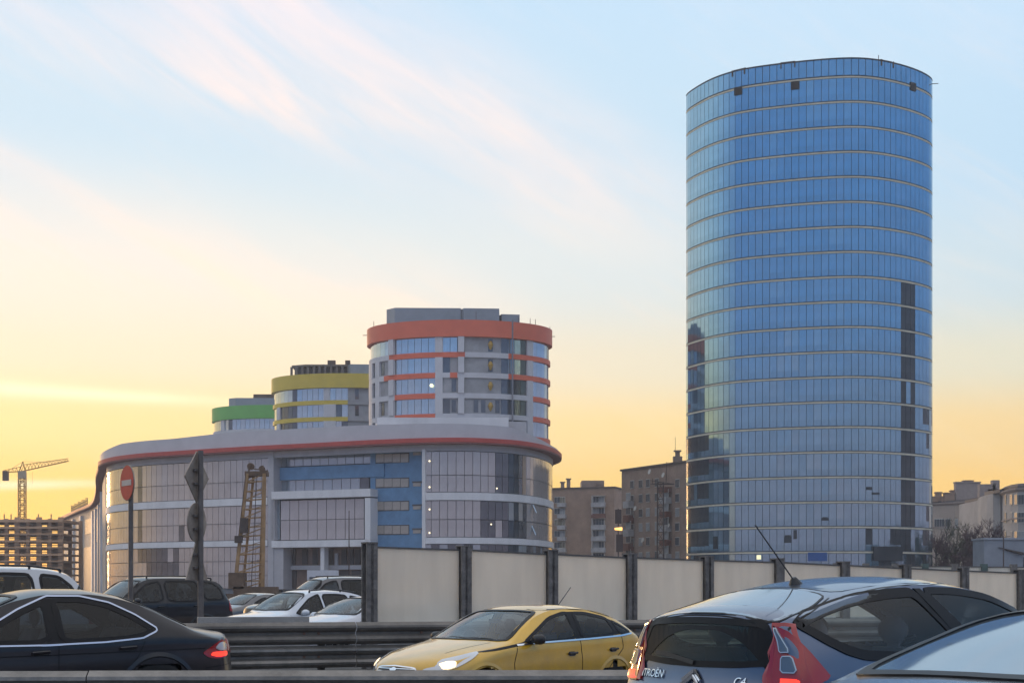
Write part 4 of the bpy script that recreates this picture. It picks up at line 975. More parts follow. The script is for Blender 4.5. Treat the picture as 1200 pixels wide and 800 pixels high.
w_ = MB().box((0,-.022,0),(.50,.006,.115)).build('white_bar', signwhite, f)
Ys = 27; x, y = P(228, Ys); st = thing('sign_post', 'grey post carrying three road signs seen from behind, a diamond, a disc and a triangle', 'road sign', (x,y,0.1), R(75))
MB().cone((0,-.12,0),(0,-.12,ZP(528,Ys)-.1),.055,.05,10).build('pole', polem, st, 40)
z = ZP(559,Ys)-.1; r = .47; dm = MB().add([(0,-.05,-r),(r,-.05,0),(0,-.05,r),(-r,-.05,0),(0,-.03,-r),(r,-.03,0),(0,-.03,r),(-r,-.03,0)],[(0,1,2,3),(7,6,5,4),(0,4,5,1),(1,5,6,2),(2,6,7,3),(3,7,4,0)]).build('diamond_plate', signback, st); dm.location = (0,0,z)
d_ = disc(.36,36,.02).build('round_plate', signback, st); d_.location = (0,-.04,ZP(612,Ys)-.1)
z = ZP(657,Ys)-.1; r = .42; tr_ = MB().add([(-r,-.05,-.34),(r,-.05,-.34),(0,-.05,.42),(-r,-.03,-.34),(r,-.03,-.34),(0,-.03,.42)],[(0,1,2),(5,4,3),(0,3,4,1),(1,4,5,2),(2,5,3,0)]).build('triangle_plate', signback, st); tr_.location = (0,0,z)
for zz in (559,612,657):
    for dz in (-.12,.12): MB().box((0,-.075,ZP(zz,Ys)-.1+dz),(.34,.035,.04)).build('bracket', polem, st)

# ================================================================== EVENING HAZE
hz = MB().box((0,250,39),(1500,1400,82)).build('haze', (lambda m: m)(bpy.data.materials.new('haze_air')))
m = hz.data.materials[0]; m.use_nodes = True; t = m.node_tree; t.nodes.clear(); o = t.nodes.new('ShaderNodeOutputMaterial'); v = t.nodes.new('ShaderNodeVolumePrincipled')
v.inputs['Color'].default_value = (.93,.92,.95,1); v.inputs['Density'].default_value = .0004; v.inputs['Anisotropy'].default_value = .2; t.links.new(v.outputs[0], o.inputs['Volume'])
tag(hz, kind='stuff')
# ================================================================== CARS
def pchip(xs, ys, q):
    xs, ys = np.array(xs,float), np.array(ys,float); h = np.diff(xs); dl = np.diff(ys)/h; m = np.zeros(len(xs))
    for i in range(1, len(xs)-1):
        if dl[i-1]*dl[i] > 0: w1, w2 = 2*h[i]+h[i-1], h[i]+2*h[i-1]; m[i] = (w1+w2)/(w1/dl[i-1]+w2/dl[i])
    m[0], m[-1] = dl[0], dl[-1]; q = np.clip(q, xs[0], xs[-1]); k = np.clip(np.searchsorted(xs, q, 'right')-1, 0, len(xs)-2)
    t = (q-xs[k])/h[k]
    return (2*t**3-3*t**2+1)*ys[k]+(t**3-2*t**2+t)*h[k]*m[k]+(-2*t**3+3*t**2)*ys[k+1]+(t**3-t**2)*h[k]*m[k+1]
tyre_m = mat('tyre_rubber', (.02,.02,.02), .85); rim_m = mat('alloy_rim', (.35,.35,.36), .35, .8, var=.1); blk = mat('black_plastic', (.02,.02,.022), .45, var=.2); seal = mat('black_window_trim', (.010,.010,.012), .4, spec=.2)
inter_m = mat('dark_interior', (.06,.06,.065), .85); seat_m = mat('grey_seat_fabric', (.14,.14,.155), .9); chrome = mat('bright_chrome_trim', (.75,.78,.82), .12, 1, var=0)
cglass = glassmat('car_glass', (.60,.68,.70), .9); dglass = glassmat('tinted_car_glass', (.26,.30,.32), .8); wglass = glassmat('windscreen_glass', (.66,.72,.72), 1.0)
redl = mat('red_lamp_lens', (.34,.006,.014), .12, 0, var=.08, scale=8, coat=.6); redon = mat('lit_red_lamp', (.8,.05,.03), .2, emit=(1,.04,.02), es=1.1); clearl = mat('clear_lamp_lens', (.55,.57,.60), .08, .4, coat=.6, var=.1)
plate_m = mat('number_plate_white', (.6,.6,.58), .4, var=.08)
WH = {}
def wheel_meshes(r):
    if r in WH: return WH[r]
    def lathe(prof, n=32):
        vs, fs = [], []; m = len(prof)
        for i in range(n):
            a = 2*math.pi*i/n
            for rr, y in prof: vs.append((rr*math.cos(a), y, rr*math.sin(a)))
        for i in range(n):
            j = (i+1) % n
            for k in range(m-1): fs.append((i*m+k, j*m+k, j*m+k+1, i*m+k+1))
        return MB().add(vs, fs)
    ty = lathe([(r*.66,-.09),(r*.72,-.105),(r*.93,-.105),(r*.99,-.08),(r,0),(r*.99,.08),(r*.93,.105),(r*.72,.105),(r*.66,.09)]).mesh('tyre_mesh', tyre_m, 40)
    rm = lathe([(r*.67,-.09),(r*.60,-.085),(r*.58,.0),(r*.60,.085),(r*.67,.09)])
    for i in range(5):
        a = 2*math.pi*i/5
        for s in (-.075,): rm.box((0,0,0),(.001,.001,.001)); rm.bar((0,s,0),(r*.62*math.cos(a),s,r*.62*math.sin(a)),.055,4)
    rm.cone((0,-.09,0),(0,-.04,0),.06,.07,12)
    rm2 = rm.mesh('rim_mesh', rim_m, 35); WH[r] = (ty, rm2); return WH[r]
def inpoly(poly, x, y):
    c = False; n = len(poly); j = n-1
    for i in range(n):
        if (poly[i][1] > y) != (poly[j][1] > y) and x < (poly[j][0]-poly[i][0])*(y-poly[i][1])/(poly[j][1]-poly[i][1])+poly[i][0]: c = not c
        j = i
    return c
def chaikin(p, n=2):
    for _ in range(n):
        q = []
        for i in range(len(p)):
            a, b = p[i], p[(i+1)%len(p)]; q += [(a[0]*.86+b[0]*.14, a[1]*.86+b[1]*.14), (a[0]*.14+b[0]*.86, a[1]*.14+b[1]*.86)]
        p = q
    return p
def inset(p, d):
    n = len(p); A_ = sum(p[i][0]*p[(i+1)%n][1]-p[(i+1)%n][0]*p[i][1] for i in range(n)); s = 1 if A_ > 0 else -1; out = []
    for i in range(n):
        a, b, c = np.array(p[i-1]), np.array(p[i]), np.array(p[(i+1)%n]); t1 = b-a; t2 = c-b
        t1 = t1/(np.linalg.norm(t1)+1e-9); t2 = t2/(np.linalg.norm(t2)+1e-9); n1 = np.array([-t1[1],t1[0]])*s; n2 = np.array([-t2[1],t2[0]])*s; m = n1+n2; m /= max(np.dot(m,m)/2, .7)
        out.append(tuple(b+m*d))
    return out
class Car:
    def __init__(s, name, label, spec, loc, rz, group=None):
        s.sp = spec; s.L = spec['L']; s.t = thing(name, label, 'car', loc, rz, group); s.loft()
    def half(s, x, tab): return pchip(*zip(*s.sp[tab]), x)
    def loft(s):
        sp = s.sp; L = s.L; W0 = max(w for _, w in sp['w'])
        xs = np.linspace(0, L, 900); zt = pchip(*zip(*sp['top']), xs); ds = np.hypot(np.diff(xs), np.diff(zt)*.9); cs = np.r_[0, np.cumsum(ds)]
        NS = sp.get('ns', 130); X = np.interp(np.linspace(0, cs[-1], NS), cs, xs)
        ZR, ZS, WW = s.half(X,'top'), s.half(X,'belt'), s.half(X,'w'); ZB = s.half(X,'bot') if 'bot' in sp else np.full(NS,.22)
        An, At = sp.get('nose',.28), sp.get('tail',.16); AX = np.interp(X/L, [0,.12,.3,.42,.55,.72,.86,1], [An,.2,.16,.05,0,-.04,-.09,-At])
        crown = sp.get('crown', .055); V, Fc = [], []; sec = None
        for i in range(NS):
            w = WW[i]; zr = ZR[i]; cr = min(crown, max(.02,(zr-ZB[i])*.25)); ze = zr-cr; zs = min(ZS[i], ze-.012); zb = ZB[i]; w2 = w*.962
            g = max(ze-zs, 0); we = w2-.022-sp.get('tumble',.40)*g-.05*min(1,g/.2)
            pts = []
            for t, k in ((0,.90),(.06,.945),(.16,.965),(.30,.985),(.45,1.0),(.60,1.0),(.72,.995),(.80,.985),(.87,.985),(.94,.978),(1,.962)): pts.append((w*k, zb+(zs-zb)*t))
            for t in np.linspace(0,1,13)[1:]:
                pts.append((w2+(we-w2)*t+.022*math.sin(math.pi*t)*min(1,g/.2), zs+(ze-zs)*t))
            for t in np.linspace(0,1,9)[1:]:
                yy = we*(1-t); pts.append((yy, ze+cr*(1-(yy/we)**2.5)))
            full = pts+[(-y, z) for y, z in pts[-2::-1]]; sec = len(full)
            for y, z in full: V.append((X[i]+AX[i]*abs(y/w)**2.4-L/2, y, z))
        for i in range(NS-1):
            for k in range(sec-1): a = i*sec+k; Fc.append((a, a+1, a+sec+1, a+sec))
        np_ = (sec+1)//2; caps = []
        for end, i in ((0,0),(1,NS-1)):
            w = WW[i]; rows = []
            for k in range(np_):
                y0 = V[i*sec+k][1]; z = V[i*sec+k][2]; row = []
                for j in range(11):
                    f = j/10
                    if j == 0: row.append(i*sec+k); continue
                    if j == 10: row.append(i*sec+sec-1-k); continue
                    y = y0*(1-2*f); V.append((X[i]+AX[i]*abs(y/w)**2.4-L/2, y, z)); row.append(len(V)-1)
                rows.append(row)
            for k in range(np_-1):
                for j in range(10):
                    q = (rows[k][j], rows[k][j+1], rows[k+1][j+1], rows[k+1][j])
                    if len(set(q)) == 4: Fc.append(q if end == 0 else q[::-1])
        s.V, s.F = V, Fc
        bm = bmesh.new(); vv = [bm.verts.new(v) for v in V]; bm.verts.ensure_lookup_table()
        for f in Fc:
            try: bm.faces.new([vv[i] for i in f])
            except ValueError: pass
        bmesh.ops.remove_doubles(bm, verts=bm.verts, dist=.0005); bmesh.ops.recalc_face_normals(bm, faces=bm.faces)
        s.bm = bm; s.bvh = BVHTree.FromBMesh(bm)
    def hit(s, ax, sg, a, b):
        L2 = s.L/2
        if ax == 'y': o, d = Vector((a-L2, sg*4, b)), Vector((0,-sg,0))
        elif ax == 'x': o, d = Vector((sg*6, a, b)), Vector((-sg,0,0))
        else: o, d = Vector((b-L2, a, 4)), Vector((0,0,-1))
        h = s.bvh.ray_cast(o, d)
        if ax == 'x':
            k = 0
            while (h[0] is None or h[0].x*sg < L2-.55) and k < 30: a *= .965; k += 1; o = Vector((sg*6, a, b)); h = s.bvh.ray_cast(o, d)
        elif ax == 'y':
            k = 0
            while (h[0] is None or h[0].y*sg < .56) and k < 50:
                if h[0] is None: b -= .010
                a += .012 if a < L2 else -.012
                k += 1; o = Vector((a-L2, sg*4, b)); h = s.bvh.ray_cast(o, d)
        if h[0] is None:
            q = o+d*(3.2 if ax == 'y' else 6-L2+.1 if ax == 'x' else 3); h = s.bvh.find_nearest(q)
        p, n = h[0], h[1]
        if n.dot(d) > 0: n = -n
        return p, n
    def cut(s, poly, ax, sg):
        L2 = s.L/2; kill = []
        for f in s.bm.faces:
            c = f.calc_center_median(); n = f.normal
            if ax == 'y':
                if c.y*sg <= .2 or abs(n.y) < .25: continue
                ok = all(inpoly(poly, v.co.x+L2, v.co.z) for v in f.verts)
            elif ax == 'x':
                if c.x*sg <= 0 or n.x*sg < .12: continue
                ok = all(inpoly(poly, v.co.y, v.co.z) for v in f.verts)
            else:
                if n.z < .1: continue
                ok = all(inpoly(poly, v.co.y, v.co.x+L2) for v in f.verts)
            if ok: kill.append(f)
        bmesh.ops.delete(s.bm, geom=kill, context='FACES')
    def patch(s, name, poly, ax, sg, m, off=.006, n=26, rows=8, parent=None, skirt=.012, rnd=2):
        poly = chaikin(poly, rnd) if rnd else poly
        a0, a1 = min(p[0] for p in poly)+1e-4, max(p[0] for p in poly)-1e-4; vs, fs = [], []
        for i in range(n+1):
            a = a0+(a1-a0)*(.5-.5*math.cos(math.pi*i/n)); ys = []
            for k in range(len(poly)):
                p, q = poly[k], poly[(k+1)%len(poly)]
                if (p[0] <= a) != (q[0] <= a): ys.append(p[1]+(q[1]-p[1])*(a-p[0])/(q[0]-p[0]))
            if len(ys) < 2: ys = [poly[0][1]]*2
            y0, y1 = min(ys), max(ys)
            for r in range(rows+1):
                pt, nn = s.hit(ax, sg, a, y0+(y1-y0)*r/rows); vs.append(pt+nn*off)
        R1 = rows+1
        if n*rows > 60:
            g = np.array([tuple(v) for v in vs]).reshape(n+1, rows+1, 3)
            for _ in range(10):
                g[1:-1,1:-1] = g[1:-1,1:-1]*.4+.15*(g[:-2,1:-1]+g[2:,1:-1]+g[1:-1,:-2]+g[1:-1,2:])
            vs = [Vector(v) for v in g.reshape(-1,3)]
        for i in range(n):
            for r in range(rows): fs.append((i*R1+r, (i+1)*R1+r, (i+1)*R1+r+1, i*R1+r+1))
        # skirt down to the body
        loop = [r for r in range(R1)]+[i*R1+rows for i in range(1,n+1)]+[n*R1+r for r in range(rows-1,-1,-1)]+[i*R1 for i in range(n-1,0,-1)]
        cen = sum(vs, Vector())/len(vs); b = len(vs); nd = {'y': Vector((0,sg,0)), 'x': Vector((sg,0,0)), 'z': Vector((0,0,1))}[ax]
        for k in loop: vs.append(vs[k]-nd*skirt)
        ln = len(loop)
        for k in range(ln): fs.append((loop[k], loop[(k+1)%ln], b+(k+1)%ln, b+k))
        return MB().add(vs, fs).build(name, m, parent or s.t, 40)
    def ringp(s, name, poly, ax, sg, m, wout, win, off=.009, parent=None, rnd=2):
        poly = chaikin(poly, rnd) if rnd else poly; po_, pi_ = inset(poly, -wout), inset(poly, win); n = len(poly); vs = []
        for k in range(n):
            for p, dd in ((po_[k], -.004), (po_[k], off), (pi_[k], off), (pi_[k], -.006)):
                h, nn = s.hit(ax, sg, *p); vs.append(h+nn*dd)
        fs = [(k*4+r, ((k+1)%n)*4+r, ((k+1)%n)*4+r+1, k*4+r+1) for k in range(n) for r in range(3)]
        return MB().add(vs, fs).build(name, m, parent or s.t, 40)
    def line(s, name, pts, ax, sg, m, w=.010, off=.0025, parent=None, step=.05):
        q = resample(np.array(pts, float), step=step); q = q if len(q) > 2 else resample(q, n=3); T = np.gradient(q, axis=0); T /= np.linalg.norm(T,axis=1)[:,None]; vs = []
        for p, t in zip(q, T):
            for sg2 in (-1, 1):
                h, nn = s.hit(ax, sg, p[0]-t[1]*w/2*sg2, p[1]+t[0]*w/2*sg2); vs.append(h+nn*off)
        return MB().add(vs, [(2*i, 2*i+1, 2*i+3, 2*i+2) for i in range(len(q)-1)]).build(name, m, parent or s.t)
    def side_window(s, poly, sides=(-1,1), gl=None, name='side_window', frame=.014, fin=.03, trim=None):
        for sg in sides:
            pc = chaikin(poly, 2); s.cut(pc, 'y', sg); w = s.patch(name, poly, 'y', sg, gl or cglass, .004, 22, 6, skirt=.002)
            s.ringp('window_seal', poly, 'y', sg, seal, frame, fin, .008, parent=w)
    def screen(s, name, poly, ax='z', sg=1, gl=None, fin=.045, frame=.01):
        pc = chaikin(poly, 2); s.cut(pc, ax, sg); w = s.patch(name, poly, ax, sg, gl or wglass, .004, 26, 8, skirt=.002)
        s.ringp('window_seal', poly, ax, sg, seal, frame, fin, .009, parent=w); return w
    def finish(s, paint, extras=True):
        sp = s.sp; L2 = s.L/2; r = sp['r']; kill = []
        for f in s.bm.faces:
            if abs(f.calc_center_median().y) < .45: continue
            for wx in sp['wheels']:
                if all(math.hypot(v.co.x+L2-wx, v.co.z-r) < r+.065 for v in f.verts): kill.append(f); break
        bmesh.ops.delete(s.bm, geom=list(set(kill)), context='FACES')
        me = bpy.data.meshes.new('body'); s.bm.to_mesh(me); s.bm.free(); me.materials.append(paint); me.shade_smooth(); me.set_sharp_from_angle(angle=R(38))
        o = bpy.data.objects.new('body', me); COL.objects.link(o); o.parent = s.t; s.body = o
        ty, rm = wheel_meshes(r); W0 = max(w for _, w in sp['w'])
        for wx in sp['wheels']:
            for sg in (-1, 1):
                w = bpy.data.objects.new('wheel', ty); COL.objects.link(w); w.parent = s.t; w.location = (wx-L2, sg*(W0-.13), r); w.rotation_euler = (0, random.random(), 0 if sg < 0 else math.pi)
                q = bpy.data.objects.new('rim', rm); COL.objects.link(q); q.parent = w
                # arch lip and dark liner
                vs = []; fs = []; n = 20
                for i in range(n+1):
                    a = math.pi*(-.06+1.12*i/n); cx_, cz_ = wx+(r+.06)*math.cos(a), r+(r+.06)*math.sin(a)
                    ca, cb = wx+(r+.105)*math.cos(a), r+(r+.105)*math.sin(a)
                    h1, n1 = s.hit('y', sg, ca, cb); h0, n0 = s.hit('y', sg, cx_, cz_)
                    h2 = Vector((wx-L2+(r+.035)*math.cos(a), h0.y-sg*.01, r+(r+.035)*math.sin(a)))
                    vs += [h1+n1*.002, Vector((h0.x,h0.y+sg*.012,h0.z)), h2, Vector((h2.x, sg*.45, h2.z))]
                for i in range(n):
                    for k in range(3): fs.append((i*4+k, (i+1)*4+k, (i+1)*4+k+1, i*4+k+1))
                MB().add(vs, fs[:]).build('wheel_arch', paint if not sp.get('clad') else blk, s.t, 40)
        # underbody and cabin
        b = MB(); b.box((0,0,.27),(s.L-.5,W0*1.5,.08)); b.box((0,0,.40),(s.L-1.2,.9,.25)); b.build('underbody', blk, s.t)
        ch = sp['cabin']; x0, x1, fl, hr = ch     # floor length range, belt height
        b = MB(); b.box(((x0+x1)/2-L2,0,fl),(x1-x0,W0*1.72,.03)); b.build('cabin_floor', inter_m, s.t)
        b = MB(); b.add([(x0-L2,-W0*.84,fl),(x0-L2,W0*.84,fl),(x0-L2,-W0*.80,hr-.02),(x0-L2,W0*.80,hr-.02),(x0+.45-L2,-W0*.80,hr+.02),(x0+.45-L2,W0*.80,hr+.02),(x0+.5-L2,-W0*.84,fl),(x0+.5-L2,W0*.84,fl)],[(0,1,3,2),(2,3,5,4),(4,5,7,6)]); b.build('dashboard', inter_m, s.t)
        for sg in (-1,1): MB().box(((x0+x1)/2-L2, sg*(W0*.86), (fl+hr)/2-.02),((x1-x0),.03,hr-fl-.06)).build('door_card', inter_m, s.t)
        for xr_, ys_ in ((x0+1.15,(-.36,.36)),(x0+2.05,(-.42,.0,.42))):
            if xr_+.3 > x1: continue
            for y in ys_:
                t = s.seat((xr_-L2, y, fl), hr, .5 if len(ys_) == 2 else .42)
        MB().cone((x0+.52-L2,.36,hr+.02),(x0+.56-L2,.36,hr+.03),.18,.18,16).build('steering_wheel', inter_m, s.t)
        b = MB().box((x0+.62-L2,0,sp['mz']),(.03,.22,.06)); b.build('rear_view_mirror', inter_m, s.t)
        return s
    def seat(s, c, hr, w):
        x, y, z = c; b = MB(); top = hr+.12
        def slab(x0, z0, x1, z1, th, ww):
            n = 6; vs = []; fs = []
            for i in range(n+1):
                f = i/n; q = ww*(1-.35*max(0,f-.6)/.4 if z1 > z0+.2 else 1)
                xx, zz = x0+(x1-x0)*f, z0+(z1-z0)*f
                for dy, dx in ((-1,.3),(-.8,1),(.8,1),(1,.3),(1,-.3),(.8,-1),(-.8,-1),(-1,-.3)): vs.append((xx+dx*th/2, y+dy*q/2, zz))
            for i in range(n):
                for k in range(8): fs.append((i*8+k, i*8+(k+1)%8, (i+1)*8+(k+1)%8, (i+1)*8+k))
            fs += [tuple(range(8))[::-1], tuple(range(n*8, n*8+8))]; b.add(vs, fs)
        b.box((x-.25,y,z+.22),(.5,w,.16)); slab(x, z+.25, x+.16, top, .14, w); o = b.build('seat', seat_m, s.t, 50)
        h = MB(); vs = []; fs = []; n = 18; hz_ = top+.12
        for j in range(9):
            f = j/8*math.pi; 
            for i in range(n):
                a = 2*math.pi*i/n; vs.append((x+.17+.05*math.cos(a)*max(.35,math.sin(f)), y+.13*math.sin(a)*max(.6,math.sin(f)), hz_-.09*math.cos(f)))
        for j in range(8):
            for i in range(n): fs.append((j*n+i, j*n+(i+1)%n, (j+1)*n+(i+1)%n, (j+1)*n+i))
        fs += [tuple(range(n))[::-1], tuple(range(8*n,9*n))]; h.add(vs, fs); h.box((x+.165,y,top+.01),(.02,.1,.08)); h.build('headrest', seat_m, o, 50)
        return o
    def mirror(s, x, z, m, sides=(-1,1), sc=1.):
        for sg in sides:
            h, nn = s.hit('y', sg, x, z); b = MB(); vs = []; fs = []; n = 10
            c = h+Vector((.02, sg*.13*sc, .03))
            for j in range(6):
                f = j/5*math.pi
                for i in range(n):
                    a = 2*math.pi*i/n; k = max(.25, math.sin(f)**.6); vs.append((c.x+.07*sc*math.cos(a)*k*(1.0 if math.cos(a) < 0 else .55), c.y-.11*sc*math.cos(f)*sg, c.z+.075*sc*math.sin(a)*k))
            for j in range(5):
                for i in range(n): fs.append((j*n+i, j*n+(i+1)%n, (j+1)*n+(i+1)%n, (j+1)*n+i))
            fs += [tuple(range(n))[::-1], tuple(range(5*n,6*n))]; b.add(vs, fs); b.bar(h-nn*.02, c-Vector((0,sg*.04,.03)), .05*sc)
            o = b.build('door_mirror', m, s.t, 50)
            MB().box((c.x+.045*sc,c.y,c.z),(.006,.15*sc,.09*sc)).build('mirror_glass', chrome, o)
    def handle(s, x, z, m, sides=(-1,1)):
        for sg in sides:
            h, nn = s.hit('y', sg, x, z); h2, _ = s.hit('y', sg, x+.17, z+.012)
            b = MB(); b.bar(h+Vector((0,sg*.03,0)), h2+Vector((0,sg*.03,0)), .03, 6); b.bar(h, h+Vector((0,sg*.03,0)), .026); b.bar(h2, h2+Vector((0,sg*.03,0)), .026); o = b.build('door_handle', m, s.t, 40)
            s.patch('handle_cup', [(x+.01,z-.035),(x+.16,z-.03),(x+.16,z+.03),(x+.01,z+.03)], 'y', sg, blk, .002, 6, 3, parent=o, skirt=.002)
def paintm(name, col, var=.06, rough=.32, metal=.35):
    if name in MC: return MC[name]
    m = mat(name, col, rough, metal, var=var, scale=3, coat=(1.0 if max(col) > .08 else .45), spec=(.5 if max(col) > .08 else .25)); t = m.node_tree; b = t.nodes['Principled BSDF']; src = b.inputs['Base Color'].links[0].from_socket
    tcn = t.nodes.new('ShaderNodeTexCoord'); sx = t.nodes.new('ShaderNodeSeparateXYZ'); t.links.new(tcn.outputs['Object'], sx.inputs[0])
    nz = t.nodes.new('ShaderNodeTexNoise'); nz.inputs['Scale'].default_value = 5; nz.inputs['Detail'].default_value = 8; t.links.new(tcn.outputs['Object'], nz.inputs[0])
    h = t.nodes.new('ShaderNodeMapRange'); h.inputs[1].default_value = 1.05; h.inputs[2].default_value = .35; h.inputs[3].default_value = .04; h.inputs[4].default_value = .75; t.links.new(sx.outputs[2], h.inputs[0])
    k = t.nodes.new('ShaderNodeMath'); k.operation = 'MULTIPLY'; t.links.new(h.outputs[0], k.inputs[0]); t.links.new(nz.outputs[0], k.inputs[1])
    x = t.nodes.new('ShaderNodeMix'); x.data_type = 'RGBA'; t.links.new(k.outputs[0], x.inputs[0]); t.links.new(src, x.inputs[6]); x.inputs[7].default_value = ((.17,.145,.12,1) if max(col) > .08 else (.055,.045,.038,1)); t.links.new(x.outputs[2], b.inputs['Base Color'])
    r = t.nodes.new('ShaderNodeMapRange'); r.inputs[3].default_value = .05; r.inputs[4].default_value = .6; t.links.new(k.outputs[0], r.inputs[0]); t.links.new(r.outputs[0], b.inputs['Coat Roughness']); return m
def local(loc, rz, L, x, y): # spec x (0 nose .. L tail) and y -> world
    c, s_ = math.cos(rz), math.sin(rz); X = x-L/2; return loc[0]+X*c-y*s_, loc[1]+X*s_+y*c
# ---------------------------------------------------------------- yellow hatchback-saloon
def place(px, Y, z, rz, L, xs, ys=0.):
    """root position so that the spec point (xs, ys) stands at column px, distance Y"""
    x, y = P(px, Y); c, s_ = math.cos(rz), math.sin(rz); X = xs-L/2; return (x-X*c+ys*s_, y-X*s_-ys*c, z)
SP_Y = dict(L=4.5, r=.32, wheels=(.88,3.55), cabin=(1.35,4.0,.35,.93), mz=1.25, nose=.34, tail=.2,
  top=[(0,.50),(.03,.62),(.12,.73),(.4,.84),(.9,.955),(1.2,1.01),(1.32,1.04),(1.75,1.24),(2.15,1.40),(2.5,1.465),(2.9,1.475),(3.4,1.43),(3.85,1.31),(4.2,1.13),(4.4,1.03),(4.46,.85),(4.5,.5)],
  belt=[(0,.55),(.5,.74),(1.2,.90),(2.0,.955),(3.4,1.01),(4.1,1.03),(4.5,.98)], w=[(0,.74),(.25,.84),(.8,.90),(2.3,.915),(3.7,.90),(4.2,.86),(4.5,.78)])
RZY = R(47); locY = place(571, 19.6, 0.0, RZY, 4.5, .88, -.9)
cy = Car('yellow_car', 'yellow compact car with lit headlight and silver grille crossing the middle of the picture', SP_Y, locY, RZY)
yp = paintm('taxi_yellow_paint', (.74,.41,.012), .10, .35, .15)
cy.screen('windscreen', [(-.74,1.46),(-.62,1.34),(-.3,1.24),(0,1.21),(.3,1.24),(.62,1.34),(.74,1.46),(.58,2.22),(.3,2.17),(0,2.15),(-.3,2.17),(-.58,2.22)])
cy.screen('rear_window', [(-.66,4.02),(-.35,4.1),(0,4.12),(.35,4.1),(.66,4.02),(.58,3.6),(0,3.55),(-.58,3.6)], gl=dglass)
cy.side_window([(1.62,.965),(1.95,1.13),(2.3,1.30),(2.62,1.365),(2.72,1.365),(2.74,.99)])
cy.side_window([(2.83,1.0),(2.82,1.365),(3.1,1.36),(3.45,1.30),(3.55,1.265),(3.62,1.04)], gl=dglass)
for sg in (-1,1):
    cy.patch('window_pillar', [(2.69,.985),(2.67,1.378),(2.88,1.378),(2.88,1.0)], 'y', sg, seal, .003, 8, 4, rnd=0); cy.patch('window_pillar', [(3.57,1.035),(3.50,1.29),(3.68,1.235),(3.74,1.05)], 'y', sg, seal, .003, 8, 4, rnd=0)
cy.side_window([(3.70,1.05),(3.63,1.24),(3.8,1.17),(3.98,1.07)], gl=dglass, fin=.02)
for sg in (-1,1):
    cy.line('chrome_strip', [(1.5,.945),(2.0,.968),(3.0,.995),(3.7,1.022),(4.0,1.05)], 'y', sg, chrome, .022, .010)
    hl = cy.patch('headlight', [(.06,.60),(.10,.68),(.35,.77),(.72,.85),(.86,.875),(.70,.79),(.45,.68),(.22,.61)], 'y', sg, clearl, .012, 18, 5)
    cy.line('door_seam', [(1.42,.35),(1.40,.7),(1.50,.94)], 'y', sg, seal, .012); cy.line('door_seam', [(2.78,.3),(2.80,.7),(2.78,1.0)], 'y', sg, seal, .012); cy.line('door_seam', [(3.72,1.03),(3.75,.85),(3.45,.62),(3.28,.45)], 'y', sg, seal, .012)
    cy.line('roof_seam', [(2.25,1.405),(2.7,1.42),(3.2,1.40),(3.75,1.28)], 'y', sg, seal, .012)
    cy.patch('bonnet_dark_strip', [(.74,.86),(1.62,.975),(1.75,1.03),(1.6,.94),(1.1,.88)], 'y', sg, seal, .004, 14, 3)  # black strip along the bonnet edge, headlight to windscreen pillar
    tlp = cy.patch('tail_light', [(4.1,.72),(4.42,.70),(4.4,.95),(4.2,.93)], 'y', sg, redl, .01, 10, 4)
hlamp = mat('lit_headlamp', (1,.9,.7), .3, emit=(1,.72,.40), es=1.1)
for sg in (-1,1):
    cy.patch('headlight_front', [(sg*.42,.62),(sg*.46,.665),(sg*.60,.70),(sg*.70,.735),(sg*.74,.70),(sg*.66,.63)], 'x', -1, clearl, .012, 10, 5)
    cy.patch('headlamp_bulb', [(.30,.655),(.30,.72),(.40,.752),(.47,.752),(.44,.69),(.36,.66)], 'y', sg, hlamp, .018, 12, 5)
gr = cy.patch('grille', [(-.40,.56),(-.42,.62),(-.30,.665),(0,.68),(.30,.665),(.42,.62),(.40,.56),(0,.54)], 'x', -1, blk, .006, 14, 4)
for z in (.585,.62,.655): cy.line('grille_bar', [(-.36,z),(.36,z)], 'x', -1, chrome, .010, .014, parent=gr)
cy.line('grille_surround', [(-.41,.60),(-.33,.672),(0,.692),(.33,.672),(.41,.60)], 'x', -1, chrome, .014, .012, parent=gr)
cy.patch('badge', [(-.07,.64),(0,.605),(.07,.64),(0,.675)], 'x', -1, chrome, .02, 10, 4, parent=gr)
cy.patch('lower_grille', [(-.5,.28),(-.45,.42),(.45,.42),(.5,.28)], 'x', -1, blk, .006, 10, 4)
cy.patch('number_plate', [(-.26,.44),(-.26,.53),(.26,.53),(.26,.44)], 'x', -1, plate_m, .014, 6, 3, rnd=0)
cy.line('bonnet_crease', [(-.45,.55),(-.52,.9),(-.60,1.25)], 'z', 1, seal, .008); cy.line('bonnet_crease', [(.45,.55),(.52,.9),(.60,1.25)], 'z', 1, seal, .008)
cy.line('wiper', [(-.55,1.36),(-.1,1.27),(.25,1.33)], 'z', 1, blk, .025, .015)
for x, z in ((2.50,.80),(3.42,.83)): cy.handle(x, z, blk)
cy.mirror(1.78, .99, blk)
h, _ = cy.hit('z', 1, 0, 3.3); MB().bar(h, h+Vector((.30,0,.28)), .012).build('antenna', blk, cy.t)
cy.finish(yp)
# roof rear panel is darker: a graphite roof film
cy2 = None
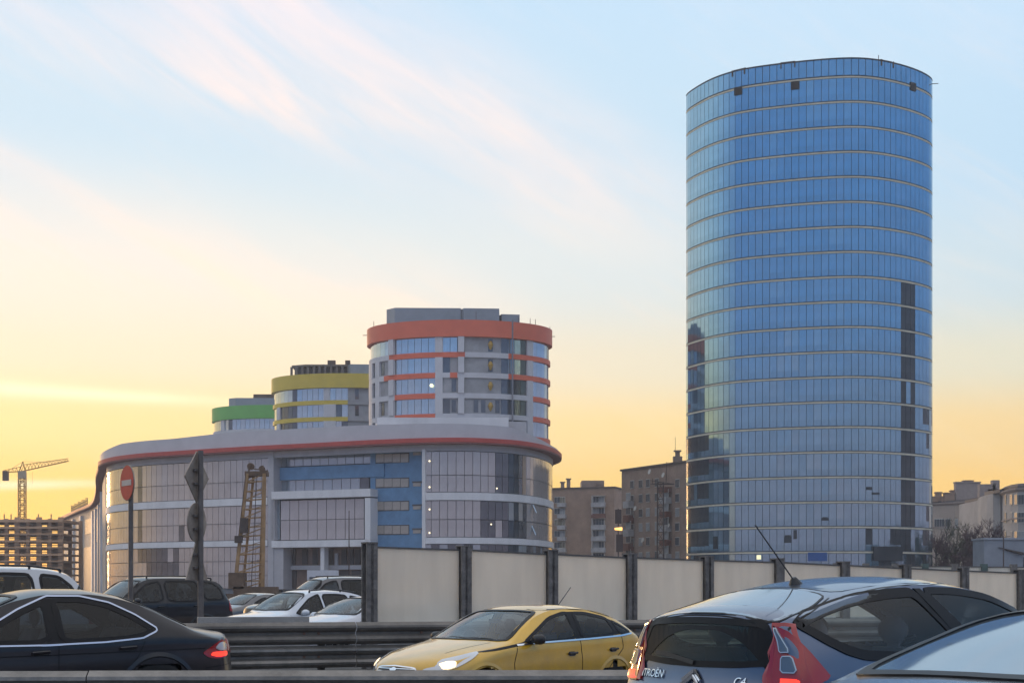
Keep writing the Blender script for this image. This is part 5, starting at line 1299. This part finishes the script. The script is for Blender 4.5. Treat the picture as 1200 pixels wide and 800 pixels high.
# ---------------------------------------------------------------- black saloon, left
SP_S = dict(L=4.85, r=.34, wheels=(.95,3.77), cabin=(1.5,4.0,.36,.90), mz=1.22, nose=.3, tail=.30,
  top=[(0,.5),(.04,.64),(.2,.74),(.6,.86),(1.1,.96),(1.45,1.01),(1.9,1.20),(2.35,1.38),(2.75,1.445),(3.05,1.445),(3.4,1.40),(3.75,1.29),(4.05,1.15),(4.3,1.045),(4.6,.985),(4.74,.96),(4.80,.86),(4.84,.66),(4.85,.5)],
  belt=[(0,.55),(.8,.80),(1.6,.88),(3.0,.92),(3.9,.95),(4.5,.93),(4.85,.9)], w=[(0,.74),(.3,.86),(.9,.92),(2.4,.93),(3.9,.915),(4.4,.88),(4.85,.78)])
RZS = R(33); locS = place(187, 15.7, .26, RZS, 4.85, 3.77, -.92)
cs_ = Car('black_sedan', 'black sedan with chrome window surround and red tail light at the left edge', SP_S, locS, RZS)
bp_ = paintm('black_metallic_paint', (.010,.010,.015), .1, .28, .0)
cs_.screen('windscreen', [(-.74,1.66),(-.4,1.5),(0,1.45),(.4,1.5),(.74,1.66),(.58,2.42),(0,2.35),(-.58,2.42)])
cs_.screen('rear_window', [(-.66,4.18),(0,4.26),(.66,4.18),(.58,3.52),(0,3.47),(-.58,3.52)], gl=dglass)
P1 = [(1.82,.90),(2.1,1.06),(2.4,1.22),(2.62,1.315),(2.66,.90)]; P2 = [(2.74,.90),(2.70,1.335),(3.0,1.335),(3.27,1.275),(3.5,1.165),(3.70,1.035),(3.72,1.01),(3.60,.955),(3.4,.925)]
for sg in (-1,1): cs_.patch('window_pillar', [(2.60,.89),(2.60,1.335),(2.76,1.352),(2.80,.89)], 'y', sg, seal, .003, 8, 4, rnd=0)
cs_.side_window(P1, gl=dglass); cs_.side_window(P2, gl=dglass)
for sg in (-1,1):
    cs_.line('chrome_surround', [(1.75,.875),(2.6,.875),(3.2,.895),(3.6,.93),(3.76,1.0),(3.765,1.03),(3.55,1.175),(3.3,1.30),(3.0,1.368),(2.66,1.37),(2.35,1.235),(2.0,1.035)], 'y', sg, mat('polished_alloy_trim', (.42,.48,.62), .2, .9, var=0), .017, .012, step=.03)
    cs_.line('body_crease', [(.7,.74),(2.5,.775),(4.3,.81)], 'y', sg, seal, .012); cs_.line('door_seam', [(2.70,.3),(2.72,.88)], 'y', sg, seal, .012); cs_.line('door_seam', [(1.55,.35),(1.6,.88)], 'y', sg, seal, .012); cs_.line('door_seam', [(3.62,.90),(3.55,.75),(3.33,.5)], 'y', sg, seal, .012)
    tlp = cs_.patch('tail_light', [(4.26,.76),(4.40,.84),(4.52,.90),(4.62,.86),(4.62,.72),(4.44,.69),(4.32,.715)], 'y', sg, redl, .012, 14, 6)
    cs_.patch('reversing_lens', [(4.42,.81),(4.50,.875),(4.60,.85),(4.60,.785),(4.48,.78)], 'y', sg, clearl, .016, 8, 4, parent=tlp)
    cs_.patch('lit_lens', [(4.36,.73),(4.38,.765),(4.60,.77),(4.60,.725),(4.46,.71)], 'y', sg, redon, .016, 8, 3, parent=tlp)
    cs_.patch('tail_light_rear', [(sg*.42,.74),(sg*.42,.88),(sg*.60,.90),(sg*.66,.75)], 'x', 1, redl, .01, 8, 4)
    cs_.line('bumper_seam', [(4.3,.60),(4.55,.62),(4.8,.64)], 'y', sg, seal, .012); cs_.line('bumper_chrome', [(4.62,.46),(4.8,.47)], 'y', sg, chrome, .02)
    cs_.patch('headlight', [(.12,.60),(.16,.70),(.6,.80),(.75,.79),(.45,.64)], 'y', sg, clearl, .01, 12, 4)
cs_.mirror(1.9, .95, bp_); cs_.handle(2.45, .80, bp_); cs_.handle(3.35, .83, bp_)
cs_.patch('grille', [(-.36,.5),(-.4,.66),(.4,.66),(.36,.5)], 'x', -1, blk, .006, 10, 4)
cs_.patch('number_plate', [(-.26,.70),(-.26,.81),(.26,.81),(.26,.70)], 'x', 1, plate_m, .014, 6, 3, rnd=0)
cs_.finish(bp_)
# ---------------------------------------------------------------- blue grey hatchback, right foreground
LH = 4.28
SP_H = dict(L=LH, r=.32, wheels=(.85,3.48), cabin=(1.25,4.0,.35,.86), mz=1.28, nose=.3, tail=.15, ns=170, crown=.06, tumble=.36,
  top=[(0,.5),(.04,.66),(.2,.78),(.7,.92),(1.0,1.0),(1.3,1.19),(1.6,1.345),(1.9,1.42),(2.2,1.46),(2.5,1.475),(2.9,1.455),(3.3,1.395),(3.7,1.305),(4.02,1.225),(4.055,1.195),(4.075,1.10),(4.10,.95),(4.125,.84),(4.17,.76),(4.24,.70),(4.27,.62),(4.28,.4)],
  belt=[(0,.55),(.6,.78),(1.3,.87),(2.4,.87),(3.4,.85),(4.0,.84),(4.28,.80)], w=[(0,.74),(.3,.84),(.9,.88),(2.4,.885),(3.5,.88),(4.0,.85),(4.28,.80)])
RZH = math.atan2(-.60,-.80); hx, hy = 1.259, 9.85
ch_ = (hx+.80*(4.06-LH/2), hy+.60*(4.06-LH/2), .325)
chb = Car('grey_hatchback', 'blue grey three door hatchback seen from behind with tall red tail lights and roof aerial', SP_H, ch_, RZH)
hp = paintm('blue_grey_metallic_paint', (.052,.092,.175), .08, .34, .55)
T = lambda t, z: (4.06-t, z)
def hwR(z):
    for y in np.arange(.92,.3,-.01):
        h = chb.bvh.ray_cast(Vector((6, y, z)), Vector((-1,0,0)))
        if h[0] is not None and h[0].x > LH/2-.42: return y
    return .5
print('HW', [(z, round(float(hwR(z)),3)) for z in (.7,.8,.9,1.0,1.1,1.15,1.18)])
RM = lambda pts: [(f*hwR(z), z) for f, z in pts]
winH = [T(.17,1.165),T(.30,1.215),T(.47,1.262),T(.66,1.305),T(.89,1.342),T(1.15,1.366),T(1.38,1.375),T(1.62,1.10),T(1.72,.95),T(1.35,.935),T(.97,.93),T(.66,.945),T(.50,.985),T(.35,1.055)]
chb.side_window(winH, frame=.02, fin=.045, gl=glassmat('hatch_side_glass', (.76,.84,.86), .85))
chb.side_window([T(1.48,1.378),T(1.85,1.372),T(2.2,1.33),T(2.6,1.19),T(2.95,1.0),T(3.0,.94),T(2.4,.935),T(1.84,.94),T(1.72,1.12)], frame=.02, fin=.03, gl=MC['hatch_side_glass'])
for sg in (-1,1):
    chb.patch('door_pillar', [T(1.40,1.385),T(1.47,1.385),T(1.85,.935),T(1.73,.935)], 'y', sg, seal, .010, 12, 4, rnd=0)
    chb.line('roof_channel', [(3.98,1.19),(3.4,1.33),(2.8,1.412),(2.3,1.425),(1.9,1.39),(1.6,1.31),(1.25,1.10)], 'y', sg, seal, .012)
    tl = chb.patch('tail_light', [(4.03,1.15),(4.07,1.08),(4.14,.84),(4.16,.76),(4.0,.765),(3.80,.815),(3.77,.84),(3.83,.92),(3.90,1.02),(3.97,1.12),(4.0,1.15)], 'y', sg, redl, .014, 26, 8, rnd=0)
    t2 = chb.patch('tail_light_rear', RM([(sg*.86,1.165),(sg*.99,1.165),(sg*.995,1.0),(sg*.995,.80),(sg*.995,.755),(sg*.74,.755),(sg*.755,.86),(sg*.84,1.02)]), 'x', 1, redl, .012, 18, 8, rnd=0)
    L1 = RM([(sg*.880,1.13),(sg*.90,1.13),(sg*.935,.99),(sg*.865,.99),(sg*.872,1.06)]); L2_ = RM([(sg*.86,.96),(sg*.935,.96),(sg*.945,.865),(sg*.83,.865)])
    for LL, nm in ((L1,'reversing_lens'),(L2_,'indicator_lens')):
        chb.patch(nm, LL, 'x', 1, mat('smoky_lens', (.16,.17,.19), .1, .5, coat=.6), .018, 10, 6, parent=t2, rnd=1)
        chb.ringp('lens_surround', LL, 'x', 1, clearl, .006, .0, .021, parent=t2, rnd=1)
    chb.patch('lit_lens', RM([(sg*.75,.765),(sg*.76,.825),(sg*.96,.825),(sg*.96,.765)]), 'x', 1, redon, .016, 8, 4, parent=t2)
    chb.patch('headlight', [(.10,.60),(.16,.72),(.6,.86),(.8,.87),(.45,.66)], 'y', sg, clearl, .01, 12, 4)
    fcap = [(3.42+.10*math.cos(a), .76+.075*math.sin(a)) for a in np.linspace(0, 2*math.pi, 20)]
    chb.line('fuel_flap' if sg > 0 else 'panel_seam', fcap, 'y', sg, seal, .008, step=.02)
    chb.line('door_seam', [(2.32,.93),(2.40,.6),(2.35,.35)], 'y', sg, seal, .012); chb.line('door_seam', [(1.06,.93),(1.05,.5),(1.1,.35)], 'y', sg, seal, .012)
# rear glass: near-vertical lower pane and sloping upper pane
rw = chb.screen('rear_window', RM([(-.83,1.17),(-.815,1.0),(-.76,.91),(-.4,.89),(0,.885),(.4,.89),(.76,.91),(.815,1.0),(.83,1.17),(.4,1.185),(0,1.19),(-.4,1.185)]), 'x', 1, gl=glassmat('green_rear_glass', (.50,.56,.42), .8), fin=.03)
up_ = chb.patch('upper_rear_glass', [(-.60,4.00),(0,4.02),(.60,4.00),(.56,3.62),(.47,3.40),(0,3.36),(-.47,3.40),(-.56,3.62)], 'z', 1, mat('sky_dark_roof_glass', (.30,.35,.41), .07, .85, var=.05), .005, 26, 8)
chb.ringp('window_seal', [(-.60,4.00),(0,4.02),(.60,4.00),(.56,3.62),(.47,3.40),(0,3.36),(-.47,3.40),(-.56,3.62)], 'z', 1, seal, .008, .006, .006, parent=up_)
chb.line('spoiler_edge', [(-.67,4.035),(-.3,4.05),(0,4.055),(.3,4.05),(.67,4.035)], 'z', 1, seal, .035, .006)
for sg in (-1,1): chb.line('hatch_seam', [(sg*.66,4.0),(sg*.62,3.7),(sg*.52,3.42)], 'z', 1, seal, .010)
chb.patch('black_roof_panel', [(-.47,3.33),(0,3.30),(.47,3.33),(.52,2.9),(.54,2.3),(0,2.25),(-.54,2.3),(-.52,2.9)], 'z', 1, mat('dark_roof_film', (.06,.075,.10), .3, .4, coat=.8, var=.05), .003, 20, 8)
# wiper, chevrons badge, letters
chb.line('rear_wiper', [(-.02,.90),(-.28,.945),(-.42,.955)], 'x', 1, blk, .03, .022)
bd = thing('emblem', None, None); bpy.data.objects.remove(bd)
em = MB()
for zz in (.765,.805):
    for sg in (-1,1):
        c0, nn = chb.hit('x', 1, .0, zz+.045); c1, _ = chb.hit('x', 1, sg*.085, zz-.02)
        em.bar(c0+nn*.014, c1+nn*.014, .030)
em.build('chevron_badge', chrome, chb.t)
def text_on(car, txt, y0, z0, size, ax='x', sg=1, m=chrome, name='lettering', parent=None):
    cu = bpy.data.curves.new('t', 'FONT'); cu.body = txt; cu.size = size; cu.extrude = .004; cu.align_x = 'CENTER'; cu.align_y = 'CENTER'
    o = bpy.data.objects.new('t', cu); COL.objects.link(o); dg = bpy.context.evaluated_depsgraph_get(); me = bpy.data.meshes.new_from_object(o.evaluated_get(dg)); bpy.data.objects.remove(o)
    for v in me.vertices:
        h, nn = car.hit('x', 1, y0+v.co.x, z0+v.co.y); p = h+nn*(.008+v.co.z); v.co = p
    me.materials.clear(); me.materials.append(m); q = bpy.data.objects.new(name, me); COL.objects.link(q); q.parent = parent or car.t
text_on(chb, 'CITROËN', -.46, .81, .075); text_on(chb, 'C4', .40, .79, .075)
chb.line('tailgate_seam', [(-.62,.69),(0,.67),(.62,.69)], 'x', 1, seal, .012)
chb.patch('number_plate', [(-.26,.53),(-.26,.64),(.26,.64),(.26,.53)], 'x', 1, plate_m, .014, 6, 3, rnd=0)
h, _ = chb.hit('z', 1, 0, 3.17)
b = MB(); b.cone(h+Vector((.0,0,-.01)), h+Vector((.02,0,.045)), .055, .018, 12); b.bar(h+Vector((.02,0,.03)), h+Vector((.42,.02,.40)), .010, 6); b.build('antenna', blk, chb.t)
chb.finish(hp)
# ---------------------------------------------------------------- other cars
def std_car(name, label, sp, loc, rz, paint, wins, ws, rw, tails=True, gl=dglass, group=None, rails=False, pillar=None, mirror=None, heads=True, tl=None, wgl=None):
    c = Car(name, label, sp, loc, rz, group); L = sp['L']
    c.screen('windscreen', ws, gl=wgl or wglass); c.screen('rear_window', rw[1], rw[0], 1, gl=gl)
    for w in wins: c.side_window(w, gl=gl)
    for sg in (-1, 1):
        for xs, z0, z1 in sp.get('seams', ()): c.line('door_seam', [(xs,z0),(xs+.02,(z0+z1)/2),(xs,z1)], 'y', sg, seal, .012)
        if heads: c.patch('headlight', sp['hl'], 'y', sg, clearl, .01, 12, 4)
        if tl: c.patch('tail_light', tl, 'y', sg, redl, .01, 10, 5)
        if rails:
            q = [c.hit('y', sg, x, z)[0] for x, z in rails]; b = MB()
            pts = [Vector((p.x, p.y-sg*.05, z)) for p, (x, z) in zip(q, rails)]
            zr = [c.hit('z', 1, p.y, p.x+L/2)[0].z for p in pts]
            pts = [Vector((p.x, p.y, z+.05)) for p, z in zip(pts, zr)]
            for a, b_ in zip(pts[:-1], pts[1:]): b.bar(a, b_, .035, 6)
            for p in (pts[0], pts[len(pts)//2], pts[-1]): b.bar(p-Vector((0,0,.07)), p, .045)
            b.build('roof_rail', blk, c.t)
    c.patch('grille', sp['gr'], 'x', -1, blk, .008, 10, 4); c.patch('number_plate', [(-.26,.40),(-.26,.50),(.26,.50),(.26,.40)], 'x', -1, plate_m, .014, 6, 3, rnd=0)
    c.mirror(*mirror, paint, sc=1.15); 
    for x, z in sp.get('handles', ()): c.handle(x, z, paint)
    c.finish(paint); return c
white_p = paintm('white_car_paint', (.62,.65,.70), .05, .3, .0); silver_p = paintm('silver_car_paint', (.42,.47,.54), .05, .26, .7); blackp2 = paintm('black_suv_paint', (.018,.018,.022), .1, .3, .2); darksil = paintm('grey_wagon_paint', (.10,.10,.11), .06, .3, .5); white_v = paintm('pearl_white_paint', (.50,.53,.60), .05, .3, .1)
# silver saloon, right foreground
SP_R = dict(L=4.7, r=.32, wheels=(.9,3.6), cabin=(1.4,4.0,.36,.90), mz=1.24, nose=.3, tail=.22, seams=((1.5,.35,.9),(2.65,.3,.92)), hl=[(.12,.60),(.16,.70),(.6,.80),(.75,.79),(.45,.64)], gr=[(-.36,.5),(-.4,.66),(.4,.66),(.36,.5)], handles=((2.4,.80),(3.3,.82)),
  top=[(0,.5),(.04,.64),(.2,.74),(.6,.86),(1.1,.96),(1.4,1.01),(1.85,1.20),(2.3,1.35),(2.7,1.395),(3.0,1.39),(3.35,1.36),(3.7,1.28),(4.0,1.19),(4.2,1.13),(4.45,1.09),(4.60,1.05),(4.66,.95),(4.69,.66),(4.7,.5)],
  belt=[(0,.55),(.8,.80),(1.6,.88),(3.0,.93),(3.9,.98),(4.4,1.0),(4.7,.95)], w=[(0,.74),(.3,.86),(.9,.90),(2.4,.91),(3.9,.90),(4.4,.87),(4.7,.78)])
RZR = RZH; locR = place(991, 5.55, .292, RZR, 4.7, 4.13, -.70)
std_car('silver_sedan', 'pale silver sedan at the lower right corner, its rear window mirroring the sky', SP_R, locR, RZR, silver_p,
  [[(1.75,.92),(2.05,1.10),(2.4,1.24),(2.62,1.28),(2.64,.93)],[(2.72,.93),(2.70,1.29),(3.05,1.28),(3.35,1.23),(3.6,1.14),(3.78,1.02),(3.5,.97)]],
  [(-.74,1.6),(-.4,1.45),(0,1.4),(.4,1.45),(.74,1.6),(.58,2.36),(0,2.29),(-.58,2.36)],
  ('z', [(-.70,4.10),(-.4,4.2),(0,4.23),(.4,4.2),(.70,4.10),(.60,3.40),(0,3.33),(-.60,3.40)]), gl=mat('sky_mirroring_glass', (.34,.40,.44), .06, .80, var=.08, scale=.8), mirror=(1.85,.96), tl=[(4.35,.80),(4.6,.78),(4.62,.95),(4.4,.96)])
# white SUV behind the guardrail
SP_U = dict(L=4.5, r=.36, wheels=(.9,3.55), cabin=(1.3,4.1,.45,1.05), mz=1.45, nose=.32, tail=.16, clad=True, seams=((1.45,.4,1.05),(2.55,.4,1.08),(3.5,.6,1.1)), hl=[(.08,.80),(.14,.90),(.6,1.0),(.8,1.0),(.45,.84)], gr=[(-.5,.62),(-.55,.84),(.55,.84),(.5,.62)], handles=((2.3,.95),(3.2,.97)),
  top=[(0,.55),(.04,.80),(.2,.95),(.6,1.05),(1.0,1.10),(1.25,1.14),(1.65,1.38),(2.0,1.58),(2.4,1.67),(2.9,1.69),(3.5,1.66),(3.95,1.58),(4.2,1.40),(4.38,1.15),(4.46,.9),(4.5,.5)],
  belt=[(0,.60),(.6,.92),(1.3,1.03),(2.4,1.06),(3.5,1.12),(4.1,1.18),(4.5,1.0)], w=[(0,.78),(.3,.88),(.9,.925),(2.4,.93),(3.7,.92),(4.2,.88),(4.5,.80)])
WU = [[(1.6,1.07),(1.85,1.25),(2.15,1.45),(2.45,1.555),(2.52,1.56),(2.53,1.08)],[(2.62,1.085),(2.61,1.565),(3.1,1.57),(3.42,1.54),(3.45,1.13)],[(3.54,1.14),(3.51,1.53),(3.8,1.48),(4.0,1.36),(4.02,1.22)]]
WSU = [(-.76,1.5),(-.4,1.36),(0,1.3),(.4,1.36),(.76,1.5),(.62,2.16),(0,2.1),(-.62,2.16)]
RWU = ('x', [(-.64,1.45),(-.70,1.20),(.70,1.20),(.64,1.45),(.3,1.50),(-.3,1.50)])
RZP = R(47)
wsuv = std_car('white_suv', 'white SUV with roof rails behind the guardrail, left of the white sedan', SP_U, place(352,36,.10,RZP,4.5,2.45), RZP, white_p, WU, WSU, RWU, rails=[(2.3,1.6),(2.8,1.62),(3.3,1.6),(3.8,1.55)], mirror=(1.78,1.08), gl=dglass)
SP_W = dict(SP_R); SP_W.update(L=4.5, r=.31, wheels=(.88,3.5))
SP_W['top'] = [(x*.957, z*1.03) for x, z in SP_R['top']]; SP_W['belt'] = [(x*.957, z) for x, z in SP_R['belt']]; SP_W['w'] = [(x*.957, z) for x, z in SP_R['w']]
sc_ = lambda pl: [(x*.957, z) for x, z in pl]
WR = [[(1.75,.92),(2.05,1.10),(2.4,1.24),(2.62,1.28),(2.64,.93)],[(2.72,.93),(2.70,1.29),(3.05,1.28),(3.35,1.23),(3.6,1.14),(3.78,1.02),(3.5,.97)]]
std_car('white_sedan', 'pale white sedan partly hidden by the first dark barrier post', SP_W, place(424,33.2,.10,RZP,4.5,2.3), RZP, white_v, [sc_(w) for w in WR],
  [(-.74,1.53),(-.4,1.39),(0,1.34),(.4,1.39),(.74,1.53),(.58,2.26),(0,2.19),(-.58,2.26)], ('z', [(-.68,3.92),(0,4.04),(.68,3.92),(.60,3.25),(0,3.19),(-.60,3.25)]), mirror=(1.75,.96))
# big dark SUV
SP_B = dict(L=4.85, r=.40, wheels=(.95,3.8), cabin=(1.4,4.5,.55,1.18), mz=1.62, nose=.26, tail=.12, clad=True, seams=((1.55,.5,1.15),(2.75,.5,1.2),(3.75,.7,1.2)), hl=[(.06,.90),(.10,1.02),(.5,1.08),(.6,1.05),(.4,.92)], gr=[(-.5,.72),(-.5,1.0),(.5,1.0),(.5,.72)], handles=((2.5,1.08),(3.5,1.10)),
  top=[(0,.6),(.03,.95),(.15,1.08),(.6,1.15),(1.1,1.19),(1.35,1.24),(1.7,1.46),(2.05,1.72),(2.4,1.83),(3.0,1.86),(3.8,1.85),(4.3,1.78),(4.52,1.62),(4.66,1.30),(4.78,1.0),(4.85,.5)],
  belt=[(0,.65),(.6,1.0),(1.4,1.14),(2.8,1.18),(3.8,1.20),(4.4,1.22),(4.85,1.1)], w=[(0,.82),(.3,.92),(.9,.96),(2.4,.965),(3.9,.96),(4.5,.92),(4.85,.86)])
WB = [[(1.65,1.18),(1.95,1.42),(2.25,1.64),(2.5,1.71),(2.66,1.72),(2.68,1.20)],[(2.78,1.20),(2.77,1.73),(3.3,1.74),(3.70,1.73),(3.72,1.22)],[(3.84,1.23),(3.82,1.73),(4.15,1.70),(4.35,1.55),(4.42,1.26)]]
WSB = [(-.80,1.56),(-.4,1.42),(0,1.37),(.4,1.42),(.80,1.56),(.66,2.2),(0,2.14),(-.66,2.2)]; RWB = ('x', [(-.68,1.64),(-.74,1.26),(.74,1.26),(.68,1.64),(.3,1.70),(-.3,1.70)])
std_car('black_suv', 'big black SUV with roof rails standing behind the two sign poles', SP_B, place(168,38.5,.15,R(40),4.85,2.55), R(40), blackp2, WB, WSB, RWB, rails=[(2.3,1.8),(3.0,1.8),(3.7,1.8),(4.2,1.75)], mirror=(1.85,1.2), tl=[(4.55,.95),(4.72,.95),(4.66,1.25),(4.56,1.28)])
SP_V = dict(SP_B); SP_V['top'] = [(x, z*1.06 if z > 1.2 else z) for x, z in SP_B['top']]
white_vn = paintm('white_van_paint', (.50,.51,.53), .05, .35, 0)
WV = [[(x, (z-1.18)*1.16+1.2) for x, z in w] for w in WB]
std_car('white_van', 'white tall minivan at the left edge with dark rear side window', SP_V, place(22,24.5,.10,R(36),4.85,3.7), R(36), white_vn, WV, WSB, RWB, rails=[(2.3,1.9),(3.0,1.9),(3.7,1.9),(4.2,1.85)], mirror=(1.85,1.2), tl=[(4.55,.95),(4.74,.95),(4.68,1.25),(4.56,1.28)])
std_car('grey_wagon', 'dark grey wagon with a long roof behind the two white cars', SP_V, place(394,46,.10,R(30),4.85,2.9), R(30), darksil, WV, WSB, RWB, rails=[(2.3,1.9),(3.0,1.9),(3.7,1.9),(4.2,1.85)], mirror=(1.85,1.2))
std_car('dark_hatchback', 'small grey car just showing between the black SUV and the white SUV', SP_W, place(292,52,.10,RZP,4.5,2.3), RZP, darksil, [sc_(w) for w in WR],
  [(-.74,1.53),(-.4,1.39),(0,1.34),(.4,1.39),(.74,1.53),(.58,2.26),(0,2.19),(-.58,2.26)], ('z', [(-.68,3.92),(0,4.04),(.68,3.92),(.60,3.25),(0,3.19),(-.60,3.25)]), mirror=(1.75,.96))

wsuv.t.scale = (.94,.94,.93)
